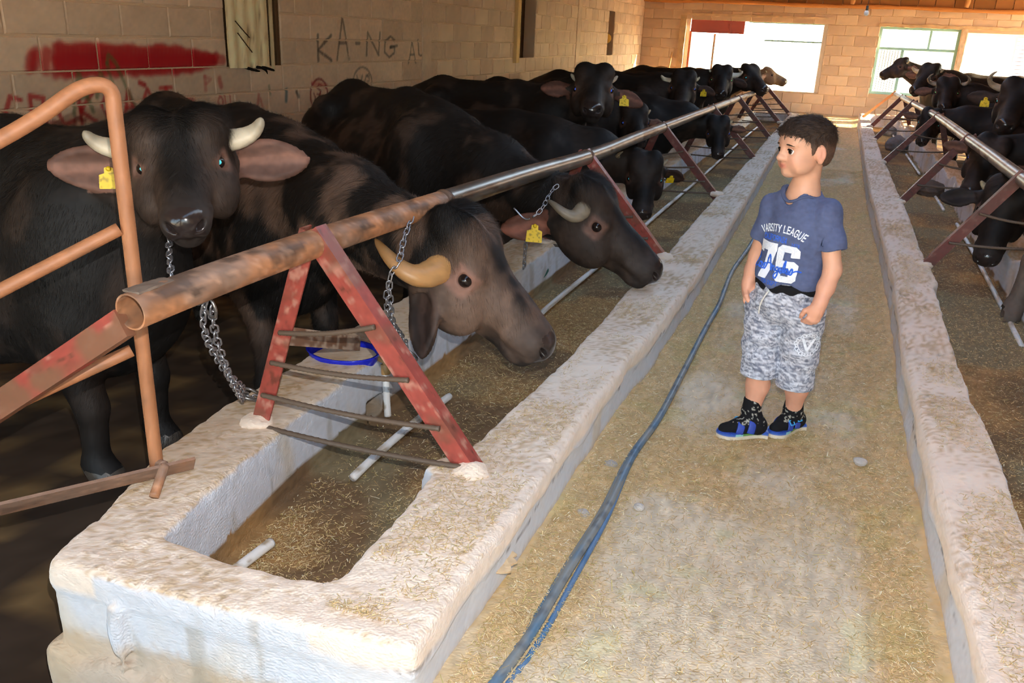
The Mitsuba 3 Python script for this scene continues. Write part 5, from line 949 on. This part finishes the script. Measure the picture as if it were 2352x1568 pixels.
wb = Field(axis(-.20, .12, .005), axis(2.74, 3.04, .005), axis(.50, .62, .004)); wb.ell(TB(.003, 0, .560), V(.0895, .1105, .055), MT, .02); X, Y, Z = np.meshgrid(*wb.ax, indexing='ij', sparse=True); tl = (X - O[0]) * TF[0] + (Y - O[1]) * TF[1]
wb.F = np.maximum(wb.F, np.abs(Z - .556 + .035 * tl * 0) - .0165).astype(np.float32); m = wb.mesh(); put('waistband', m, 'cloth', BLK, sh2, label='black waistband')
P = spline([TB(.093, -.015, .548), TB(.100, -.020, .535), TB(.102, -.030, .51), TB(.100, -.036, .485), TB(.099, -.036, .465)], 20); put('drawstring', tube(P, .0034, 8, squash=.6), 'cloth', col(214, 210, 202), sh2, label='white drawstring')
m = txt('V', .045, .045, True); ringp = _Ls([(math.cos(t) * .031, math.sin(t) * .031) for t in np.linspace(0, 6.3, 40)]).buffer(.0014).union(_Ls([(math.cos(t) * (.040 + .002 * math.cos(12 * t)), math.sin(t) * (.040 + .002 * math.cos(12 * t))) for t in np.linspace(0, 6.3, 120)]).buffer(.0016))
bits = [trimesh.creation.box((.004, .005, .0008)).apply_transform(trimesh.transformations.rotation_matrix(t, (0, 0, 1))).apply_translation((math.cos(t) * .0355, math.sin(t) * .0355, .0004)) for t in np.arange(0, 6.2, .27)]
m2 = txt('PS', .011, .018, True); m2.vertices += V(0, .006, 0); vv_ = txt('V', .040, .046, True); vv_.vertices -= V(0, .02, 0); emb = cat(slab(ringp), vv_, m2, *bits)
dirp = unit(TF * .80 + TL * .60); rp = np.cross(V(0, 0, 1), dirp); printed(pf, emb, V(.035, 2.86, .385), rp, UPV, dirp, sh2, 'emblem', col(226, 228, 234), label='white round emblem with a V')
# ---- socks and sandals
for sd in (-1, 1):
    h, t = FOOT[sd]; fd = unit((t - h) * V(1, 1, 0)); fl_ = np.cross(V(0, 0, 1), fd); c_ = LEG[sd][2]; so = Field(axis(min(h[0], t[0]) - .06, max(h[0], t[0]) + .06, .004), axis(min(h[1], t[1]) - .06, max(h[1], t[1]) + .06, .004), axis(.0, .16, .004))
    top = c_ + V(0, 0, .045) if sd < 0 else c_ + V(0, 0, .030); so.cone(top, c_, .0315, .0300, .01); so.cone(c_, h + V(0, 0, .022), .030, .0295, .02); so.cone(h + V(0, 0, .020), h * .45 + t * .55 + V(0, 0, .022), .029, .028, .02); so.cone(h * .45 + t * .55 + V(0, 0, .020), t + V(0, 0, .014), .028, .021, .015)
    X, Y, Z = np.meshgrid(*so.ax, indexing='ij', sparse=True); so.F = np.maximum(so.F, Z - (top[2] + .012)).astype(np.float32); m = so.mesh()
    put('sock', m, 'cloth', tint(m, lambda v: lerp(np.tile(BLK, (len(v), 1)), col(176, 172, 160), .9 * ((np.abs(fb(v, 48, 2, 5) - .5) < .022) & (v[:, 2] > .055)))), boy, label='black sock with a pale tangled pattern')
    # sandal: cork sole, foot bed, two straps with buckles
    def outline(k): return [h - fd * .034 + fl_ * .024 * k, h - fd * .042, h - fd * .034 - fl_ * .024 * k, h * .55 + t * .45 - fl_ * .028 * k, t - fl_ * .032 * k, t + fd * .018 - fl_ * .020 * k, t + fd * .027, t + fd * .018 + fl_ * .020 * k, t + fl_ * .032 * k, h * .55 + t * .45 + fl_ * .028 * k]
    po = _Pg([(a[0], a[1]) for a in spline(outline(1.0) + outline(1.0)[:1], 60)]).buffer(0); sole = subdiv(trimesh.creation.extrude_polygon(po, .021, engine='earcut'), .006)
    def solec(v): 
        s_ = (v - h) @ fd; c = np.tile(col(212, 200, 176), (len(v), 1)); u_ = v[:, 2] > .011; c[u_] = col(56, 92, 170); g = u_ & (np.abs(s_ - .02) < .035); c[g] = col(88, 138, 74); c[u_ & (np.abs(s_ - .07) < .014)] = col(140, 196, 200); return c
    sk_ = put('sandal', sole, 'satin', tint(sole, solec), boy, smooth=False, label='blue two-strap sandal with a pale sole')
    po2 = po.buffer(-.003); m = trimesh.creation.extrude_polygon(po2, .004, engine='earcut'); m.apply_translation((0, 0, .021)); put('foot_bed', m, 'satin', col(44, 76, 160), sk_, smooth=False)
    for j, s_ in enumerate((.62, .28)):
        c0 = h * (1 - s_) + t * s_; th = np.linspace(-.12, np.pi + .12, 24); hz = .050 if s_ > .5 else .058
        P = np.array([c0 + fl_ * .0335 * np.cos(a) + V(0, 0, .012 + (hz - .012) * np.sin(a)) - fd * .010 * np.sin(a) for a in th]); st = tube(P, .0022, 8, squash=6.2, up=fd); put('strap', st, 'satin', tint(st, lambda v: col(48, 72, 160) * (.8 + .4 * fb(v, 40, 2, 2))[:, None]), sk_)
        ai = 5 if sd > 0 else 17; q = P[ai]; nrm = unit(q - c0 - V(0, 0, .012)); e1, e2 = fd, np.cross(nrm, fd); fr_ = np.array([q + nrm * .004 + e1 * .009 * a + e2 * .009 * b for a, b in ((-1, -1), (1, -1), (1, 1), (-1, 1), (-1, -1))])
        put('buckle', tube(np.vstack([line(fr_[i], fr_[i + 1], 6) for i in range(4)]), .0022, 8), 'satin', col(62, 160, 216), sk_)

for k_ in [k_ for k_ in scene if k_.startswith(boy + '__')]: scene[k_] = {**scene[k_], 'to_world': T().translate([-.064, 2.826, 0]).scale(1.006).translate([.05, -2.88, 0])}
# ------------------------------------------------------------------ hose, pipes, bowl, stones, chaff
hp = [(-.56, .55, .03), (-.515, .90, .03), (-.482, 1.305, .03), (-.468, 1.423, .03), (-.456, 1.702, .03), (-.440, 2.118, .03), (-.445, 2.45, .03), (-.430, 2.70, .03), (-.421, 3.10, .03), (-.421, 3.596, .03), (-.418, 4.0, .03), (-.413, 4.248, .035), (-.424, 4.62, .03), (-.430, 5.122, .03), (-.408, 5.6, .03), (-.40, 6.0, .03), (-.385, 6.414, .03), (-.37, 7.2, .028), (-.36, 8.5, .025)]
P = spline(hp, 420); P[:, 2] = .018 + .012 * np.clip(fb(P * V(1, 1, 0), 2.2, 2, 3) - .3, 0, 1); th = P[:, 1]
k = thing('hose', 'long dusty blue hose lying along the left side of the aisle', 'hose')
m = tube(P, .0125, 14, squash=.92, up=V(0, 0, 1))
def hose_col(v):
    n = fb(v * V(1, .25, 1), 40, 3, 5); c = lerp(col(84, 112, 134), col(128, 128, 122), .85 * sstep(.34, .62, n + .15 * sstep(0, .03, v[:, 2]) - .07)); return lerp(c, col(60, 70, 84), .5 * sstep(.62, .7, fb(v, 30, 2, 7)))
put('tube', m, 'satin', tint(m, hose_col), k)
P2 = P[P[:, 1] < 2.9]; P2 = P2 + V(.019, 0, -.004) * sstep(2.8, 1.7, P2[:, 1:2]) + V(.004, 0, 0) * np.sin(P2[:, 1:2] * 5) - V(0, 0, .006); m = tube(P2, .0075, 10); put('tube', m, 'satin', tint(m, lambda v: lerp(hose_col(v), col(44, 110, 166), .55)), k, label='brighter blue thin strand beside the hose')
P3 = P[P[:, 1] < 3.4]; P3 = P3 + V(-.015, 0, -.004) * sstep(3.3, 2.2, P3[:, 1:2]) - V(0, 0, .006); m = tube(P3, .0075, 10); put('tube', m, 'satin', tint(m, hose_col), k)
wp = [(-1.225, 1.43, .012), (-1.212, 1.56, .016)], [(-1.199, 1.95, .012), (-1.195, 2.10, .024), (-1.190, 2.36, .028), (-1.186, 2.62, .016)], [(-1.190, 3.4, .014), (-1.187, 4.0, .03), (-1.184, 4.4, .026), (-1.18, 5.2, .02), (-1.176, 6.1, .026), (-1.172, 8.0, .02), (-1.172, 10, .024), (-1.17, 14.8, .02)]
k = thing('water_pipe', 'white plastic water pipe half buried along the bed of the left trough', 'pipe')
whitep = lambda v: lerp(np.tile(col(226, 224, 218), (len(v), 1)), col(150, 128, 92), .8 * sstep(.54, .68, fb(v, 26, 3, 8)))
for w in wp: m = tube(spline(w, 60 if len(w) > 4 else 24) if len(w) > 2 else line(V(*w[0]), V(*w[1]), 20), .0135, 14); put('pipe', m, 'satin', tint(m, whitep), k)
m = tube(spline([(-1.345, 2.425, .155), (-1.335, 2.41, .08), (-1.325, 2.40, -.0), (-1.322, 2.395, .03)][:3], 24), .0125, 14); put('riser', m, 'satin', tint(m, whitep), k)
put('elbow', cat(tube([(-1.345, 2.425, .150), (-1.348, 2.428, .185)], .0165, 14), tube([(-1.348, 2.428, .180), (-1.352, 2.432, .215)], .010, 10), tube([(-1.348, 2.428, .195), (-1.375, 2.43, .20)], .009, 10)), 'satin', col(176, 136, 84), k, label='brass coloured elbow')
k = thing('water_pipe', 'pale water pipe half buried along the bed of the right trough', 'pipe')
for w in ([(.985, 4.3, .02), (1.0, 5.2, .03), (1.03, 7.4, .026)], [(.99, 8.0, .03), (.985, 9.6, .026)], [(.96, 10.3, .03), (.93, 12.2, .03)], [(.92, 13, .03), (.88, 15.6, .03)]): m = tube(spline(w, 40), .013, 12); put('pipe', m, 'satin', tint(m, whitep), k)
m = tube(spline([(1.09, 8.35, .25), (1.06, 8.3, .12), (1.05, 8.28, .03)], 16), .013, 12); put('riser', m, 'satin', tint(m, whitep), k)
# blue drinking bowl let into the cow-side wall
k = thing('drinking_bowl', 'bright blue plastic drinking bowl let into the wall of the left trough', 'bowl')
n = 48; th = np.linspace(0, 2 * np.pi, n, endpoint=False); prof = [(.0, .155), (.07, .158), (.105, .185), (.118, .235), (.124, .242), (.113, .240), (.100, .190), (.065, .168), (.0, .166)]
vv = np.array([[r * 1.12 * np.cos(t), r * .86 * np.sin(t), z] for r, z in prof for t in th]) + V(-1.50, 2.40, -.018); i, j = np.meshgrid(np.arange(len(prof) - 1), np.arange(n), indexing='ij'); q = np.stack([i * n + j, i * n + (j + 1) % n, (i + 1) * n + (j + 1) % n, (i + 1) * n + j], -1).reshape(-1, 4)
put('bowl', trimesh.Trimesh(vv, np.vstack([q[:, [0, 1, 2]], q[:, [0, 2, 3]]]), process=False), 'gloss', col(34, 44, 190), k)
put('tongue_plate', box(-1.43, -1.385, 2.385, 2.425, .165, .195, .008), 'steel', col(150, 156, 160), k, smooth=False)
# salt licks and stones in the right trough, loose stones
def stone(c, r, seed, colr, lab, group=None, cat_='stone'):
    g = trimesh.creation.icosphere(4, 1.0); v = g.vertices; d = 1 + .45 * (fb(v, 1.3, 3, seed) - .5) + .12 * (fb(v, 5, 2, seed) - .5); g.vertices = v * d[:, None] * np.asarray(r) + V(*c); put('stone', g, 'grit', tint(g, lambda v: dusty(v, colr, .35, 9, seed)), label=lab, cat=cat_, group=group)
stone((.835, 15.0, .06), (.11, .15, .10), 3, col(126, 122, 122), 'grey stone farthest along the bed of the right trough')
stone((.83, 12.7, .08), (.14, .20, .13), 5, col(118, 112, 110), 'grey lump of stone in the right trough between the third and fourth frames')
stone((.945, 8.85, .07), (.13, .13, .09), 7, col(96, 84, 74), 'round brown stone in the right trough before the second frame')
r0 = np.random.default_rng(3)
for i, (x, y, r, lab) in enumerate([(.258, 2.753, .022, 'pale chip of plaster on the aisle floor right of the boy'), (-.502, 2.365, .026, 'grey pebble between the hose and the left curb'), (-.50, 2.05, .022, 'small grey pebble on the chaff by the left curb'), (-.36, 2.16, .017, 'small pebble just right of the hose')]):
    stone((x, y, r * .4), (r, r * .9, r * .6), 20 + i, col(176, 168, 158), lab)
# flake of broken plaster at the crack of the left curb
from shapely.geometry import Polygon as _Pf
m = subdiv(trimesh.creation.extrude_polygon(_Pf([(-.60, 1.585), (-.578, 1.60), (-.562, 1.622), (-.570, 1.640), (-.560, 1.662), (-.576, 1.672), (-.572, 1.690), (-.60, 1.70)]), .005, engine='earcut'), .006); m.apply_translation((0, 0, .080)); m.vertices += np.stack([0 * m.vertices[:, 0], 0 * m.vertices[:, 0], (fb(m.vertices, 30, 2, 4) - .5) * .012 - .25 * np.maximum(m.vertices[:, 0] + .59, 0)], 1); put('plaster_flake', m, 'grit', tint(m, lambda v: dusty(v, col(206, 178, 140), .2, 20)), TROUGH_L, label='broken plaster flake')
m = tube(line(V(-1.348, 4.18, .055), V(-1.346, 4.26, .085), 6), .012, 6, squash=.3, up=V(1, 0, 0)); put('paint_smear', m, 'matte', col(60, 96, 84), TROUGH_L, label='green paint smear')
# loose chaff: bits of straw on the aisle, in the troughs and on the curbs
def chaff(n, xy, zfn, name, lab, y_pref, lens=(.004, .018), seed=1, parent=None, colr=None):
    R = np.random.default_rng(seed); p = xy(R, n); p = np.c_[p, zfn(p[:, 0], p[:, 1]) + R.uniform(.001, .010, len(p))]; n = len(p)
    a = R.uniform(0, 2 * np.pi, n); d = np.c_[np.cos(a), np.sin(a), R.normal(0, .16, n)]; d = unit_rows(d); up = unit_rows(np.c_[R.normal(0, .25, (n, 2)), np.ones(n)])
    t = R.random(n); c = lerp(lerp(col(224, 202, 154), col(180, 148, 96), t), col(170, 158, 92), (R.random(n) < .12) * .8); c = lerp(c, col(238, 226, 196), (R.random(n) < .07) * .9); c = c * R.uniform(.8, 1.3, (n, 1))
    L = R.uniform(*lens, n) * np.where(R.random(n) < .06, 2.0, 1.0); w = R.uniform(.0008, .0020, n) * (1 + .10 * np.maximum(p[:, 1] - 2, 0))
    side = unit_rows(np.cross(d, up)); h = side * (w / 2)[:, None]; e = p + d * L[:, None]
    v = np.stack([p - h, p + h, e + h * .8, e - h * .8], 1).reshape(-1, 3); f = (np.arange(n)[:, None, None] * 4 + np.array([[0, 1, 2], [0, 2, 3]])).reshape(-1, 3)
    return v, f, np.repeat(c, 4, axis=0), np.repeat(up, 4, axis=0)
def aisle_xy(R, n):
    y = .75 + 9.5 * R.random(n) ** 1.9; x = R.uniform(-.57, .40, n); keep = R.random(n) < (.10 + .90 * straw_density(x, y)); return np.c_[x, y][keep]
put_blades('loose_straw', chaff(240000, aisle_xy, aisle_z, '', '', 2, seed=3), 'matte', kind='stuff', label='chopped straw strewn over the aisle floor', cat='straw')
def bedL(R, n):
    y = 1.28 + 8 * R.random(n) ** 1.5; x = L_cin(y) + .05 + (L_in(y) - L_cin(y) - .08) * R.random(n); k_ = R.random(n) < .25 + .75 * sstep(.42, .58, fb(np.c_[x, y, 0 * x], 3.2, 3, 15)); return np.c_[x, y][k_]
put_blades('feed_straw', chaff(60000, bedL, lambda x, y: -.012 + 0 * x, '', '', 2, seed=5), 'matte', kind='stuff', label='chopped feed straw in the bed of the left trough', cat='straw')
def bedR(R, n):
    y = 2.0 + 9 * R.random(n) ** 1.4; x = R_in(y) + (R_cin(y) - R_in(y)) * R.random(n); return np.c_[x, y]
put_blades('feed_straw', chaff(26000, bedR, lambda x, y: .016 + .012 * np.sin(y * 1.7), '', '', 2, seed=7), 'matte', kind='stuff', label='chopped feed straw in the bed of the right trough', cat='straw')
def topL(R, n):
    y = 1.2 + 5 * R.random(n) ** 1.6; x = L_in(y) + .03 + (L_out(y) - L_in(y) - .05) * R.random(n); k_ = R.random(n) < sstep(.44, .66, fb(np.c_[x, y, 0 * x], 5, 3, 25)); return np.c_[x, y][k_]
put_blades('curb_straw', chaff(16000, topL, lambda x, y: .203 + .006 * np.sin(y * 2.3 + 1) + .004 * np.sin(y * 9), '', '', 2, lens=(.004, .016), seed=9), 'matte', kind='stuff', label='bits of straw lying on top of the left curb', cat='straw')
def topR(R, n):
    y = 1.3 + 5 * R.random(n) ** 1.5; x = R_out(y) + .03 + (R_in(y) - R_out(y) - .05) * R.random(n); k_ = R.random(n) < sstep(.40, .62, fb(np.c_[x, y, 0 * x], 5, 3, 26)); return np.c_[x, y][k_]
put_blades('curb_straw', chaff(15000, topR, lambda x, y: .203 + .006 * np.sin(y * 3), '', '', 2, lens=(.004, .016), seed=10), 'matte', kind='stuff', label='bits of straw lying on top of the right curb', cat='straw')
